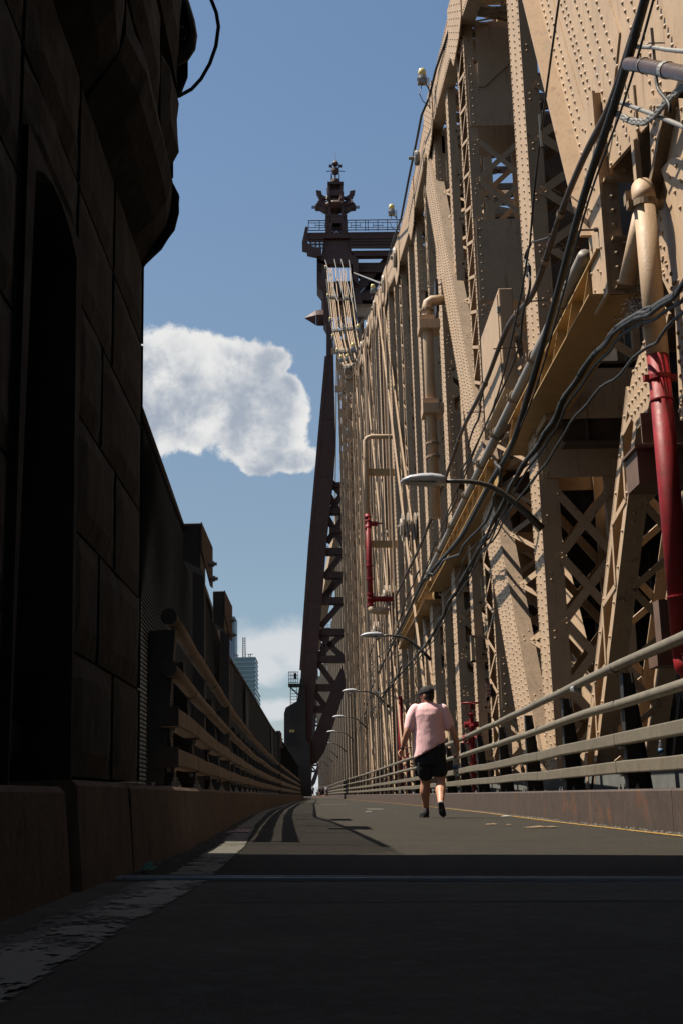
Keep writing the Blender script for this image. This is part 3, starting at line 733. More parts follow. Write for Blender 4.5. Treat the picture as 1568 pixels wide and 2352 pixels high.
# post at the second panel: wide upper part and slim lower part
member(TR, 'vertical_post', (21.75, -.3), (21.75, 6.6), .85, 4.0, 5.5, 'plate', 'X', pitch=1.02, barw=.15, battens=((6.0, 6.9),))
member(TR, 'vertical_post', (20.95, 6.5), (20.95, 17.2), 1.10, 4.0, 5.9, 'plate', 'X', fl=.28, pitch=1.0, barw=.15, battens=((0, .9), (9.3, 10.5)), rsp=.135)
post_b = {28.4: ((2.4, 3.5), (4.9, 6.4), (12.0, 14.1), (16.6, 18.3)), 35.7: ((6.2, 8.0), (9.5, 11.6), (15, 17.2), (18.6, 20)), 43.0: ((3.4, 4.6), (8, 10.6), (14.4, 15.6), (18.5, 20.2))}
rr = random.Random(11)
for k, y in enumerate(PY[1:]):
    if y > 112: continue
    top = chz(y) - .75
    bt = post_b.get(round(y, 1))
    if bt is None:
        bt = []; s = rr.uniform(2.5, 4.5)
        while s < top - 2: h = rr.uniform(1.1, 2.8); bt.append((s, s + h)); s += h + rr.uniform(2.5, 6)
    det = 2 if y < 40 else 1 if y < 100 else 0
    w = [1.35, .95, 1.0, 1.1][k % 4]
    member(TR, 'vertical_post', (y, -.3), (y, top), w, 4.0, 5.5, 'lattice' if k % 3 == 0 else 'plate', 'X', fl=.23, pitch=1.05 if det else 1.25, det=det, battens=bt, barw=.13 if det else .15, rsp=.15 if det == 2 else .2)
    # light sub-post halfway along each panel
    ym = y + 3.65
    if ym < 108:
        member(TR, 'sub_post', (ym, -.3), (ym, chz(ym) - .75), .5, 4.05, 5.2, 'lattice' if k % 2 else 'plate', 'Z', fl=.22, pitch=1.3, det=1 if ym < 50 else 0, barw=.10, sidepitch=.4, rsp=.2)
for y in PY:
    if y > 122 and y < 330:
        b = MB(); s = bxs(y); b.box(4.0 + s, 4.04 + s, y - .5, y + .5, -.3, chz(y)); b.box(5.4 + s, 5.44 + s, y - .5, y + .5, -.3, chz(y)); b.box(4.05 + s, 4.4 + s, y - .5, y - .46, -.3, chz(y)); b.box(5.0 + s, 5.39 + s, y - .5, y - .46, -.3, chz(y))
        for z in np.arange(0, chz(y) - 2, 2): b.bar((4.3 + s, y - .52, z), (5.1 + s, y - .52, z + 1), .2, .02, (0, 1, 0)); b.bar((5.1 + s, y - .53, z + 1), (4.3 + s, y - .53, z + 2), .2, .02, (0, 1, 0))
        for e in (1.8, 3.6, 5.4): b.box(4.1 + s, 4.3 + s, y + e, y + e + .15, -.3, chz(y))
        b.build('vertical_post', cream, TR)
# diagonals
member(TR, 'diagonal_strut', (22.9, .2), (37.1, 20.2), 1.45, 3.93, 5.25, 'plate', 'Z', fl=.30, pitch=1.5, barw=.12, det=2, rsp=.15, battens=((0, .8), (23, 24.5)), topm=cream2)
member(TR, 'counter_strut', (18.9, .2), (14.55, 5.0), .62, 3.95, 4.9, 'lattice', 'Z', fl=.25, pitch=1.2, barw=.10, det=2, sidepitch=.62, rsp=.55)
member(TR, 'diagonal_strut', (51.5, -.3), (57.6, 9.5), .6, 4.2, 5.2, 'lattice', 'Z', det=1, pitch=1.3, rsp=.3)
member(TR, 'counter_strut', (50.3, 10), (43, 0), .5, 4.3, 5.2, 'lattice', 'Z', det=1, pitch=1.3, rsp=.3)
member(TR, 'counter_strut', (35.7, 9.5), (30.4, 0), .5, 4.5, 5.3, 'lattice', 'Z', det=1, pitch=1.3, rsp=.3, barw=.08)
member(TR, 'counter_strut', (64.9, 12), (72.2, 0), .5, 4.3, 5.2, 'lattice', 'Z', det=0, pitch=1.3)
# top chord, panel by panel, with splice plates
for (a, c) in zip(CHT, CHT[1:]):
    det = 2 if a[0] < 30 else 1 if a[0] < 70 else 0
    e = .02
    member(TR, 'top_chord', (a[0] + e, a[1]), (c[0] - e, c[1]), 1.22, 3.92, 5.62, 'plate', 'Z', fl=.36, pitch=1.1, barw=.10, det=max(1, det) if a[0] < 80 else 1, rsp=.16 if a[0] < 40 else .25, battens=((0, 1.0),))
for y in (28.4, 35.7, 43.0, 50.3, 57.6, 64.9, 72.2, 79.5, 86.8):
    z = chz(y); dz = (chz(y + 1) - chz(y - 1)) / 2
    yzplate(TR, 'gusset_plate', [(y - 1.3, z + .68 - 1.3 * dz), (y + 1.3, z + .68 + 1.3 * dz), (y + 1.3, z - .66 + 1.3 * dz), (y + .6, z - 1.15), (y - .7, z - 1.15), (y - 1.3, z - .66 - 1.3 * dz)], 3.885, .03, (.3, .3) if y < 50 else None)
    # knee bracket from post to chord, on the face towards the road
    s = bxs(y); b = MB(); b.prism([(4.3 + s, y - .78, z - .8), (4.3 + s, y - .78, z - 2.6), (4.45 + s, y - .78, z - 2.6), (5.5 + s, y - .78, z - 1.6), (5.5 + s, y - .78, z - .8)], (0, .03, 0)); b.build('knee_plate', cream, TR)
    # pin with its round cap
    if y > 45: b = MB(); b.lathe((3.62 + s, y, z - .1), [(.10, 0), (.10, .1), (.42, .12), (.46, .2), (.42, .27)], 18, 'X'); b.build('pin_cap', pinm, TR, smooth=False)
for y0 in np.arange(22.5, 62, 1.45):       # transverse frames and diagonals under the chord, seen from below
    y1_ = y0 + 1.45; za, zb = chz(y0) - .62, chz(y1_) - .62; b = MB()
    b.bar((4.25, y0, za - .02), (9.5, y0, za + .0), .10, .22); b.bar((4.3, y0, za - .05), (6.6, y1_, zb - .03), .09, .07); b.bar((6.6, y0, za - .05), (4.3, y1_, zb - .07), .09, .07)
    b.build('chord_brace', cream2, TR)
# end post and great gussets at the near end
ep = [(19.7, 15.7), (15.62, 7.62), (14.95, 8.30), (11.3, 7.45), (9.5, 7.4), (9.5, 16), (19.7, 16)]
o = yzplate(TR, 'end_post_plate', ep, 4.0, .05)
ue = Vector((15.62 - 19.7, 7.62 - 15.7)).normalized(); ne = Vector((ue.y, -ue.x));
if ne.x > 0: ne = -ne
def eline(off, a, c): p = Vector((19.7, 15.7)) + ne * off; return [tuple(p + ue * a), tuple(p + ue * c)]
L9 = 9.05
for (o0, o1, X, nm) in ((0, .62, 3.972, 'edge_plate'), (1.30, 2.45, 3.974, 'cover_plate'), (3.3, 7.0, 3.976, 'cover_plate')):
    a1, a2 = eline(o0, 0, L9 + (.0 if o0 == 0 else -.45 * o0 if o0 < 2 else -.42 * o0)); c1, c2 = eline(o1, 0, L9 - (.40 * o1 if o0 < 3 else .42 * o1))
    yzplate(TR, nm, [a1, a2, c2, c1], X, .025)
pts = []
for off in (.16, .42, .86, 1.02, 1.45, 1.78, 2.12, 2.75, 2.98, 3.55, 4.1, 4.65, 5.2, 5.75, 6.3):
    p = Vector((19.7, 15.7)) + ne * off
    for i in range(52):
        q_ = p + ue * (i * .2 + (.1 if int(off * 10) % 2 else 0))
        if in_poly(q_.x, q_.y, ep):
            X = 3.972 if off < .62 else 3.974 if 1.3 < off < 2.45 else 3.976 if 3.3 < off else 4.0
            pts.append((X, q_.x, q_.y))
MB().rivets(pts, (-1, 0, 0), .031, .028, 8).build('rivets', cream, o, kind='stuff', smooth=True)
# outstanding flange along the lower edge of the end post
b = MB(); a1, a2 = eline(.02, 0, L9); b.hexa([(3.70, a1[0], a1[1]), (5.6, a1[0], a1[1]), (5.6, a1[0] - .03, a1[1] + .02), (3.70, a1[0] - .03, a1[1] + .02), (3.70, a2[0], a2[1]), (5.6, a2[0], a2[1]), (5.6, a2[0] - .03, a2[1] + .02), (3.70, a2[0] - .03, a2[1] + .02)])
b.build('end_post_flange', cream, TR)
b = MB(); b.box(5.6, 5.65, 9.5, 15, 7.5, 16); b.build('end_post_back_plate', cream, TR)
# box column under the gusset, Y 15-16.3, X 3.8-5.3
def bx(nm, x0, x1, y0, y1, z0, z1, mt=cream, par=TR, bv=0, **t):
    o = MB().box(x0, x1, y0, y1, z0, z1).build(nm, mt, par, **t)
    if bv: bevel(o, bv)
    return o
cb = bx('bearing_column', 3.85, 3.89, 14.95, 15.75, 6.55, 9.45)
bx('face_plate', 3.893, 5.4, 15.0, 15.04, 8.15, 9.45, par=cb); bx('face_plate', 3.893, 4.10, 14.96, 15.0, 6.55, 8.15, par=cb); bx('face_plate', 4.55, 5.4, 14.98, 15.02, 6.55, 8.15, par=cb)
bx('face_plate', 4.10, 4.55, 14.985, 15.015, 6.55, 7.25, par=cb); bx('stiffener', 3.9, 4.9, 14.86, 14.96, 8.10, 8.14, par=cb); bx('stiffener', 3.95, 4.9, 14.86, 14.97, 7.27, 7.30, par=cb); bx('stiffener', 3.95, 4.9, 14.86, 14.96, 6.6, 6.62, cream2, par=cb)
bx('stiffener', 4.36, 4.39, 14.86, 14.98, 8.16, 9.4, par=cb)
q = MB(); pts = [(x, 14.955, z) for z in np.arange(6.7, 8.1, .2) for x in (4.0,)] + [(x, 15.0, z) for z in np.arange(8.3, 9.4, .24) for x in (4.02, 4.22, 4.46)] + [(x, 14.985, z) for z in (6.75, 6.9, 7.05) for x in (4.22, 4.42)]
q.rivets(pts, (0, -1, 0), .034, .028, 8); q.rivets([(3.85, 15.1 + .12 * (i % 2) + .25 * (i % 3), 6.65 + .1 * i) for i in range(27)], (-1, 0, 0)); q.build('rivets', cream, cb, kind='stuff')
b = MB(); b.tube([(3.62, 15.2, 7.55), (3.85, 15.2, 7.55)], .015, 6); b.tube([(3.80, 15.2, 7.55), (3.85, 15.2, 7.55)], .03, 6); b.build('bolt', rustp, cb)
b = MB(); b.box(4.1, 4.6, 17.3, 17.4, 7.2, 8.2); b.build('inner_plate', cream, cb)
T3 = lambda px, py, X: (lambda v: (v.y, v.z))(atX(px, py, X))
yzplate(TR, 'gusset_plate', [T3(1488, 222, 3.95), T3(1700, 232, 3.95), T3(1700, 800, 3.95), T3(1548, 700, 3.95), T3(1520, 640, 3.95), T3(1500, 480, 3.95)], 3.95, .04, 'edge', cream)
yzplate(TR, 'gusset_plate', [T3(1517, 388, 3.90), T3(1540, 362, 3.90), T3(1720, 352, 3.90), T3(1720, 700, 3.90), T3(1570, 560, 3.90)], 3.90, .035, (.24, .24), cream)
yzplate(TR, 'gusset_plate', [T3(1508, 690, 3.93), T3(1449, 870, 3.93), T3(1439, 942, 3.93), T3(1463, 985, 3.93), T3(1484, 955, 3.93), T3(1500, 880, 3.93), T3(1535, 720, 3.93)], 3.93, .03, (.16, .16), cream)
yzplate(TR, 'side_strip', [T3(1546, 640, 3.96), T3(1700, 640, 3.96), T3(1700, 1010, 3.96), T3(1561, 965, 3.96)], 3.96, .03, 'edge', cream)
bx('near_box_face', 3.97, 5.4, 13.45, 13.49, 5.2, 8.6, cream2); bx('near_box_flange', 3.90, 3.97, 13.40, 13.52, 6.5, 7.85, cream)
b = MB(); b.hexa([(3.80, 13.5, 6.2), (3.95, 13.5, 6.2), (3.95, 13.5, 6.3), (3.80, 13.5, 6.3), (3.82, 11.8, 7.4), (3.95, 11.8, 7.4), (3.95, 11.8, 7.5), (3.82, 11.8, 7.5)]); b.build('edge_angle', cream2, TR)
shade_plate = mat('shade_darkened_plate', (.16, .105, .07), .9, var=.4, scale=1.5)  # dark colour that stands in for shade inside the bridge
# gusset at the foot of post and diagonal, and plates at deck level
bx('floor_beam_end', 4.45, 6.4, 19.66, 19.70, 7.9, 8.9, cream2)
for y in PY:
    if y > 115: break
    s = bxs(y)
    b = MB(); b.box(4.3 + s, 16.5, y - .62, y - .59, 6.1, 7.5); b.box(4.3 + s, 16.5, y - .80, y - .4, 6.06, 6.1); b.box(4.3 + s, 16.5, y - .80, y - .4, 7.48, 7.52)
    for x in np.arange(4.7, 16, 1.2): b.box(x + s, x + .03 + s, y - .72, y - .62, 6.11, 7.47)
    b.build('floor_beam', shade_plate, TR)  # painted darker than the truss to carry the shade under the deck
for x in np.arange(6.2, 16.4, 2.0):
    MB().box(x, x + .3, 12, 120, 7.0, 7.6).build('stringer', darksteel, TR)
MB().box(5.75, 16.5, 11.0, 240, 7.62, 7.85).build('upper_deck', darksteel, TR)
MB().box(5.75, 5.83, 11.0, 240, 7.86, 8.9).build('upper_parapet', darksteel, TR)
# lower roadway seen through the posts
MB().box(4.4, 40, 4, 330, -1.4, -1.2).build('lower_roadway', darksteel, kind='structure')
MB().box(3.95, 4.0, 6, 240, -.3, .62).build('toe_plate', mat('grey_toe_plate_paint', (.26, .27, .25), .7, var=.15, scale=3, streak=.5), TR)
MB().box(18.2, 18.4, 4, 330, -.4, 6.9).build('sky_blocking_wall', darksteel, TR)  # invented wall that closes off the far sky and keeps the interior dark
b = MB()
for y in np.arange(9, 120, 3.65):
    for x in (9.5,):
        for xx in (x, x + .9): b.box(xx, xx + .2, y, y + .25, -.4, 7.0)
        z = 0
        while z < 6: b.bar((x + .1, y - .01, z), (x + 1.0, y - .01, z + .9), .12, .02, (0, 1, 0)); b.bar((x + 1.0, y - .03, z), (x + .1, y - .03, z + .9), .12, .02, (0, 1, 0)); z += .9
    b.bar((9.6, y, .2), (9.6, y + 3.65, 5.6), .22, .2, (1, 0, 0)); b.bar((9.6, y, 5.6), (9.6, y + 3.65, .2), .22, .18, (1, 0, 0))
b.build('inner_bracing', mat('shade_darkened_inner_steel', (.10, .07, .05), .8, var=.3, scale=2), TR, kind='stuff')  # interior shade is put into this darkened steel colour
# sway frames and the far truss
for y in PY:
    if y > 112: break
    s = bxs(y); zt = chz(y) - 1.0; b = MB(); x0 = 5.5 + s; x1 = 16.8 + s
    lv = [9.2] + list(np.arange(12.6, zt - 1, 3.4)) + [zt]
    for z in lv: b.box(x0, x1, y - .2, y - .16, z - .28, z + .28); b.box(x0, x1, y - .35, y, z + .28, z + .31); b.box(x0, x1, y - .35, y, z - .31, z - .28)
    for z0_, z1_ in zip(lv, lv[1:]):
        xm = (x0 + x1) / 2
        for (a, c) in ((x0, xm), (xm, x1)):
            b.bar((a, y - .1, z0_), (c, y - .1, z1_), .30, .06, (0, 1, 0)); b.bar((c, y - .2, z0_), (a, y - .2, z1_), .30, .06, (0, 1, 0))
        b.box(xm - .15, xm + .15, y - .14, y - .08, z0_, z1_)
    b.build('sway_frame', cream2, TR)  # darker cream here deepens the interior shade
    b = MB()
    for xx in (16.8, 18.0): b.box(xx + s, xx + .04 + s, y - .5, y + .5, -.3, chz(y)); b.box(xx + s - .15, xx + .2 + s, y - .52, y - .5, -.3, chz(y))
    for z in np.arange(8, chz(y) - 1, 1.4): b.bar((16.9 + s, y - .54, z), (18 + s, y - .54, z + 1.4), .16, .02, (0, 1, 0)); b.bar((18 + s, y - .56, z), (16.9 + s, y - .56, z + 1.4), .16, .02, (0, 1, 0))
    b.build('far_post', cream2, TR)  # darker cream again carries the shade of the interior
b = MB()
for (a, c) in zip(CHT, CHT[1:]):
    sa, sc = bxs(a[0]), bxs(c[0])
    for xx in (16.7, 18.2): b.bar((xx + sa, a[0], a[1]), (xx + sc, c[0], c[1]), .05, 1.55, (0, 0, 1))
    b.bar((17.4 + sa, a[0], a[1] - .7), (17.4 + sc, c[0], c[1] - .7), 1.4, .05, (0, 0, 1))
    b.bar((5.5 + sa, a[0], a[1]), (16.8 + sc, c[0], c[1]), .35, .4); b.bar((16.8 + sa, a[0], a[1]), (5.5 + sc, c[0], c[1]), .35, .4)
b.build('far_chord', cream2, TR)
for (x0, x1, y, z0, z1) in ((4.6, 16, 23.6, 7.9, 14.2), (5.8, 16, 31.2, 7.9, 12.5), (5.6, 16, 38.5, 7.9, 14.5), (5.4, 16, 52, 7.9, 16)):
    MB().box(x0, x1, y, y + .05, z0, z1).build('dark_backing_panel', shade_plate, TR)  # added dark backing sheets that close off sky behind the lattice
# longitudinal beam beside the truss: web with stiffeners between two flanges, conduit on top
def beam(y0, y1, z0, z1, cut=.8):
    rt = MB(); o = MB().box(3.98, 4.0, y0, y1, z0 + .02, z1 - .02).build('side_beam', ochre, TR)
    MB().box(3.66, 4.40, y0, y1, z0 - .0, z0 + .022).build('bottom_flange', ochre, o); MB().box(3.80, 4.30, y0, y1, z1 - .02, z1 + .002).build('top_flange', ochre, o)
    q = MB()
    for y in np.arange(y0 + .6, y1, 1.15): q.hexa([(3.70, y, z0 + .03), (3.975, y, z0 + .03), (3.975, y + .02, z0 + .03), (3.70, y + .02, z0 + .03), (3.83, y, z1 - .03), (3.975, y, z1 - .03), (3.975, y + .02, z1 - .03), (3.83, y + .02, z1 - .03)])
    q.build('stiffeners', ochre, o, kind='stuff')
beam(15.2, 23.1, 6.62, 7.28); beam(25.9, 39.8, 6.66, 7.32); beam(41.5, 56, 6.66, 7.32)
cp = thing('conduit_pipe', (3.85, 16, 7.5), 'pale grey service pipe with bolted couplings running along the top of the side beam', 'pipe')
MB().tube([(3.82, 15.9, 7.50), (3.82, 19, 7.48), (3.82, 24, 7.50), (3.82, 40, 7.52), (3.82, 62, 7.5)], .10, 12).build('pipe_run', mat('pale_pipe_paint', (.40, .35, .30), .55, var=.1, scale=4, streak=.4), cp, smooth=True)
for y in (17.6, 20.0, 22.2, 24.6, 27, 30, 33.5, 37, 41):
    b = MB(); b.lathe((3.82, y, 7.5), [(.125, -.05), (.14, -.04), (.14, .04), (.125, .05)], 12, 'Y'); b.box(3.66, 3.72, y - .04, y + .04, 7.44, 7.58); b.bar((3.60, y, 7.51), (3.75, y, 7.51), .03, .03); b.build('coupling', cream2, cp)
# eyebars: slanted pairs running from chord pins down to the deck, with big pin discs
def eyebars(ytop, ybot, X=3.72, mid=None):
    zt = chz(ytop) - .1
    for dx in (0, .30):
        s0, s1 = bxs(ytop), bxs(ybot)
        b = MB(); b.bar((X + dx + s0, ytop, zt), (X + dx + s1, ybot, 0), .05, .34, (1, 0, 0)) if False else b.hexa([(X + dx + s1 - .025, ybot - .17, -.2), (X + dx + s1 + .025, ybot - .17, -.2), (X + dx + s1 + .025, ybot + .25, -.2), (X + dx + s1 - .025, ybot + .25, -.2), (X + dx + s0 - .025, ytop - .17, zt), (X + dx + s0 + .025, ytop - .17, zt), (X + dx + s0 + .025, ytop + .25, zt), (X + dx + s0 - .025, ytop + .25, zt)])
        b.build('eyebar', cream, TR)
    if mid:
        t = mid / zt; y = ybot + (ytop - ybot) * t; s = bxs(y)
        for dx in (-.12, .10, .38, .50):
            MB().lathe((X + dx + s, y, mid), [(.30, -.03), (.58, -.028), (.58, .028), (.30, .03)], 20, 'X').build('eyebar_head', pinm, TR)
        b = MB(); b.lathe((X - .32 + s, y, mid), [(.09, 0), (.09, .08), (.34, .1), (.36, .16)], 16, 'X'); b.build('pin_nut', pinm, TR)
eyebars(61.3, 40.2, mid=10.8); eyebars(76.5, 53.5, 3.74, mid=9.9); eyebars(88.5, 64.5, 3.76, mid=9.5); eyebars(100, 80, 3.8)
for y in (58.6, 72.9, 86.8, 87.6, 94.3, 101):     # plumb hanger pairs
    s = bxs(y)
    for dx in (0, .35): MB().box(3.72 + dx + s, 3.76 + dx + s, y - .15, y + .1, 6, chz(y) - .2).build('hanger_bar', cream, TR)
for i, y in enumerate(np.arange(55.5, 113, 2.9)):
    s = bxs(y)
    for dx in ((0, .22), (.05, .7), (-.1, .3))[i % 3]:
        MB().box(3.66 + dx + s, 3.70 + dx + s, y - .10, y + .10, .3 if i % 2 else 5, chz(y) - .4).build('hanger_bar', cream, TR)
# top eyebar chain from the tower saddle down to the chord
LP = [((751, 617), (804, 621), 113.5), ((758, 686), (809, 690), 107.5), ((766, 764), (818, 758), 101), ((778, 812), (828, 812), 95), ((792, 850), (838, 838), 90)]
fr_ = [0, .09, .15, .21, .36, .56, .66, .73, .80, .97]
for j in range(4):
    (l0, r0, y0), (l1, r1, y1) = LP[j], LP[j + 1]
    for i, t in enumerate(fr_):
        if j == 3 and i % 2: continue
        p = atY(l0[0] + (r0[0] - l0[0]) * t, l0[1] + (r0[1] - l0[1]) * t, y0); q_ = atY(l1[0] + (r1[0] - l1[0]) * t, l1[1] + (r1[1] - l1[1]) * t, y1)
        MB().bar(p, q_, .055, .26).build('chain_eyebar', cream, TR)
    a, c = atY(*l1, y1), atY(*r1, y1)
    b = MB()
    for t in fr_: q_ = a.lerp(c, t); b.lathe((q_.x - .06, q_.y, q_.z), [(.2, 0), (.42, .01), (.42, .11), (.2, .12)], 12, 'X')
    b.bar(a - Vector((.1, 0, 0)), c + Vector((.2, 0, 0)), .25, .25); b.build('chain_pin', pinm, TR)
    b = MB(); z = a.z - .7
    b.box(a.x, 16, y1 + .2, y1 + .3, z - 1.0, z); b.box(a.x, 16, y1, y1 + .5, z, z + .06)
    for k in range(5): x = a.x + .8 + k * 2.4; b.bar((x, y1 + .4, z - 1), (x + 2.4, y1 + .4, z - 4), .25, .08, (0, 1, 0)); b.bar((x + 2.4, y1 + .45, z - 1), (x, y1 + .45, z - 4), .25, .08, (0, 1, 0))
    b.box(a.x, 16, y1 + .2, y1 + .3, z - 4.6, z - 4)
    b.build('cross_frame', cream, TR)
    if j < 4:   # posts that carry the chain
        for x in (a.x + .5,): member(TR, 'chain_post', (y1 + .4, 8.5), (y1 + .4, a.z - .8), .55, x - bxs(y1), x - bxs(y1) + .9, 'lattice', 'Z', fl=.16, pitch=1.4, det=1, barw=.14, sidepitch=.8, rsp=.6)
# mirror of the chain beyond the tower
for t in (0, .3, .6, 1):
    x = 2.3 + 2 * t; MB().bar((x, 117, 51), (x - .5, 145, 30), .1, .4).build('chain_eyebar', cream, TR)
MB().bar((4.4 + bxs(145), 140, 31), (4.4 + bxs(330), 330, 21), 1.4, 1.6).build('top_chord', cream, TR)
# cables of thin stay rods between tower and chain
for (p, q_) in (((735 + 12, 597), (775, 690)), ((768, 595), (789, 688)), ((783, 595), (822, 748)), ((801, 597), (822, 750)), ((786, 690), (808, 826)), ((801, 750), (826, 825))):
    b = MB(); b.tube([atY(*p, 112), atY(*q_, 104)], .045, 5); b.build('stay_rod', galv, TR)
b = MB(); b.tube([atY(812, 626, 106), atY(873, 650, 62)], .05, 6); b.build('stay_rod', galv, TR)

# ================================================================== BRIDGE TOWER
YT = 115.0
tw = thing('bridge_tower', (-1, YT, 0), 'tall dark brown steel bridge tower with flared leg and ornate spire', 'tower')
PT = lambda x, y, dy=0: atY(x, y, YT) + Vector((0, dy, 0))
def tprism(nm, pts, dep, dy=0, par=tw, m_=brown, **t):
    b = MB(); b.prism([PT(*p, dy) for p in pts], (0, dep, 0)); return b.build(nm, m_, par, **t)
def tbar(b, p, q_, w, dep=.5, dy=0):
    b.bar(PT(*p, dy + dep / 2), PT(*q_, dy + dep / 2), dep, w, (0, 0, 1)) if abs(p[1] - q_[1]) < abs(p[0] - q_[0]) else b.bar(PT(*p, dy + dep / 2), PT(*q_, dy + dep / 2), w, dep, (0, 1, 0))
Z4 = lambda x, y: (658.7 + x / 5, 313.7 + y / 5)
leg = tprism('leg', [(728, 594), (728, 654), (742, 672), (743, 734), (750, 746), (749.5, 818), (711.4, 1254), (691.4, 1537), (690, 1570), (687, 1700), (684, 1830), (712, 1830), (715.4, 1695), (728.8, 1521), (748.8, 1254), (767, 1084), (771, 1017), (768, 900), (764.5, 753), (764, 700), (752, 650), (750, 600)], 2.6)
# plate seams and edge angles of the leg
b = MB()
for (x0, x1, y) in ((749, 765, 834), (735, 769, 961), (726, 765, 1092), (714, 754, 1255), (704, 739, 1380), (693, 730, 1497)): tbar(b, (x0, y), (x1, y + 1), .07, .03, -.03)
tbar(b, (750, 818), (712, 1254), .35, .06, -.06); tbar(b, (712, 1254), (692, 1540), .35, .06, -.06)
b.build('seam_angle', brown, leg)
tprism('inner_leg', [(806, 594), (822, 594), (822, 660), (818, 680), (836, 1830), (850, 1830), (835, 700)], 2.2, .6)
rungs = [(1263, 748, 800), (1318, 746, 800), (1377, 740, 800), (1450, 733, 800), (1512, 728, 800), (1578, 722, 786), (1628, 719, 762)]
for y, x0, x1 in rungs:
    b = MB(); tbar(b, (x0, y), (x1, y), .62, 1.2, .5); b.build('leg_strut', brown, tw)
for (p, q_) in (((744, 1322), (790, 1262)), ((742, 1368), (790, 1320)), ((744, 1375), (770, 1330)), ((737, 1435), (792, 1372)), ((733, 1455), (788, 1508)), ((730, 1505), (790, 1450)), ((727, 1516), (768, 1572)), ((723, 1590), (750, 1625)), ((750, 1180), (790, 1250)), ((755, 1130), (790, 1190)), ((760, 1100), (785, 1130)), ((790, 1180), (752, 1240)), ((790, 1120), (757, 1175))):
    b = MB(); tbar(b, p, q_, .5, .9, .7); b.build('leg_brace', brown, tw)
for y in (1110, 1170, 1215):
    b = MB(); tbar(b, (757, y), (800, y), .5, 1.2, .5); b.build('leg_strut', brown, tw)
tprism('knee_brace', [(786, 1528), (796, 1570), (746, 1726), (728, 1752), (708, 1760), (716, 1700), (770, 1560)], 1.2, .4)
# pier housing beside the road with access ladder and cage
pier = tprism('pier_housing', [(653, 1830), (653, 1640), (657, 1627), (683, 1612), (690, 1560), (701, 1566), (703, 1700), (712, 1712), (716, 1830)], 5, -.8, m_=darksteel)
lad = thing('ladder_cage', tuple(PT(675, 1600, -1)), 'small dark inspection platform with caged ladder high on the tower pier', 'platform')
b = MB()
for y in (1547, 1555, 1563, 1571): b.bar(PT(664, y, -1.4), PT(686, y, -1.4), .05, .05)
for x in (664, 668, 672, 676, 680, 685): b.bar(PT(x, 1547, -1.4), PT(x, 1573, -1.4), .045, .045, (0, 1, 0)); 
for y in (1547, 1563, 1572): b.bar(PT(664, y, -1.4), PT(664, y, -.2), .05, .05)
b.build('cage', blacksteel, lad)
b = MB(); b.bar(PT(663, 1577, -1), PT(690, 1577, -1), 1.2, .25); b.bar(PT(664, 1578, -1), PT(688, 1600, -1), .15, .12); b.build('floor', blacksteel, lad)
b = MB()
for x in (668, 683): b.bar(PT(x, 1577, -1.3), PT(x, 1665, -1.3), .06, .06, (0, 1, 0))
for y in range(1582, 1665, 7): b.bar(PT(668, y, -1.3), PT(683, y, -1.3), .04, .04)
b.build('ladder', blacksteel, lad)
bx('control_box', PT(676, 1551).x, PT(682, 1551).x, YT - 1.5, YT - 1.1, PT(676, 1562).z, PT(676, 1550).z, blacksteel, lad)
b = MB()
for x in (658, 664, 670, 677, 684): b.bar(PT(x, 1688, -1.2), PT(x, 1716, -1.2), .05, .05, (0, 1, 0))
for y in (1688, 1697, 1706, 1716): b.bar(PT(658, y, -1.2), PT(684, y, -1.2), .05, .05)
b.build('lower_cage', blacksteel, lad)
for k, x in enumerate((666, 672)):
    MB().box(PT(x, 1684).x, PT(x + 4.6, 1684).x, YT - 1.0, YT - .95, PT(x, 1684).z, PT(x, 1678).z).build('sign_panel', yel if k == 0 else yel, lad)
# pointed ornament on the leg
b = MB(); c = PT(736, 719, 1.2); r0 = PT(736, 702).z - c.z
b.lathe(c + Vector((0, 0, 0)), [(.02, -1.75 * .9), (1.02 * r0, -.45)], 4, 'X'); b.build('ornament_point', brown, tw)
b = MB(); b.lathe(c, [(r0 * 1.05, -.42), (r0 * 1.1, -.1), (r0 * 1.1, .35), (r0 * .9, .9)], 8, 'X'); b.build('ornament_base', brown, tw)
# platform
tprism('deck_beam', [Z4(243, 1120), Z4(1400, 1108), Z4(1400, 1172), Z4(243, 1182)], .8, -.4)
tprism('lower_beam', [Z4(740, 1308), Z4(1400, 1300), Z4(1400, 1362), Z4(770, 1368)], .8, 0)
tprism('tower_cap', [Z4(345, 1400), Z4(345, 1392), Z4(400, 1360), Z4(425, 1190), Z4(725, 1185), Z4(745, 1350), Z4(818, 1400), Z4(818, 1700), Z4(760, 1640), Z4(755, 1460), Z4(400, 1460), Z4(400, 1640), Z4(345, 1640)], .9, 0)
tprism('tower_crossbeam', [Z4(395, 1640), Z4(780, 1625), Z4(780, 1780), Z4(415, 1790)], 1.0, .6)
tprism('bracket', [Z4(215, 1062), Z4(243, 1062), Z4(243, 1250), Z4(320, 1300), Z4(400, 1300), Z4(400, 1392), Z4(345, 1400), Z4(235, 1378), Z4(232, 1340), Z4(178, 1325), Z4(176, 1240)], .5, -.6)
b = MB()
for y in (1190, 1222, 1255, 1298):
    tbar(b, Z4(250, y + 2), Z4(430, y), .10, .12, -.5); tbar(b, Z4(720, y), Z4(1250, y - 8), .10, .12, -.5)
for x in list(range(262, 430, 17)) + list(range(735, 1250, 18)):
    tbar(b, Z4(x, 1188), Z4(x, 1300), .07 if x % 3 else .16, .10, -.4)
b.build('platform_grating', brown, tw, kind='stuff')
rl = MB()
for y in (1000, 1112): tbar(rl, Z4(247, y + 8), Z4(1420, y - 6), .07, .07, -.9)
for y in (1030, 1085): tbar(rl, Z4(247, y + 4), Z4(1420, y - 4), .045, .05, -.9)
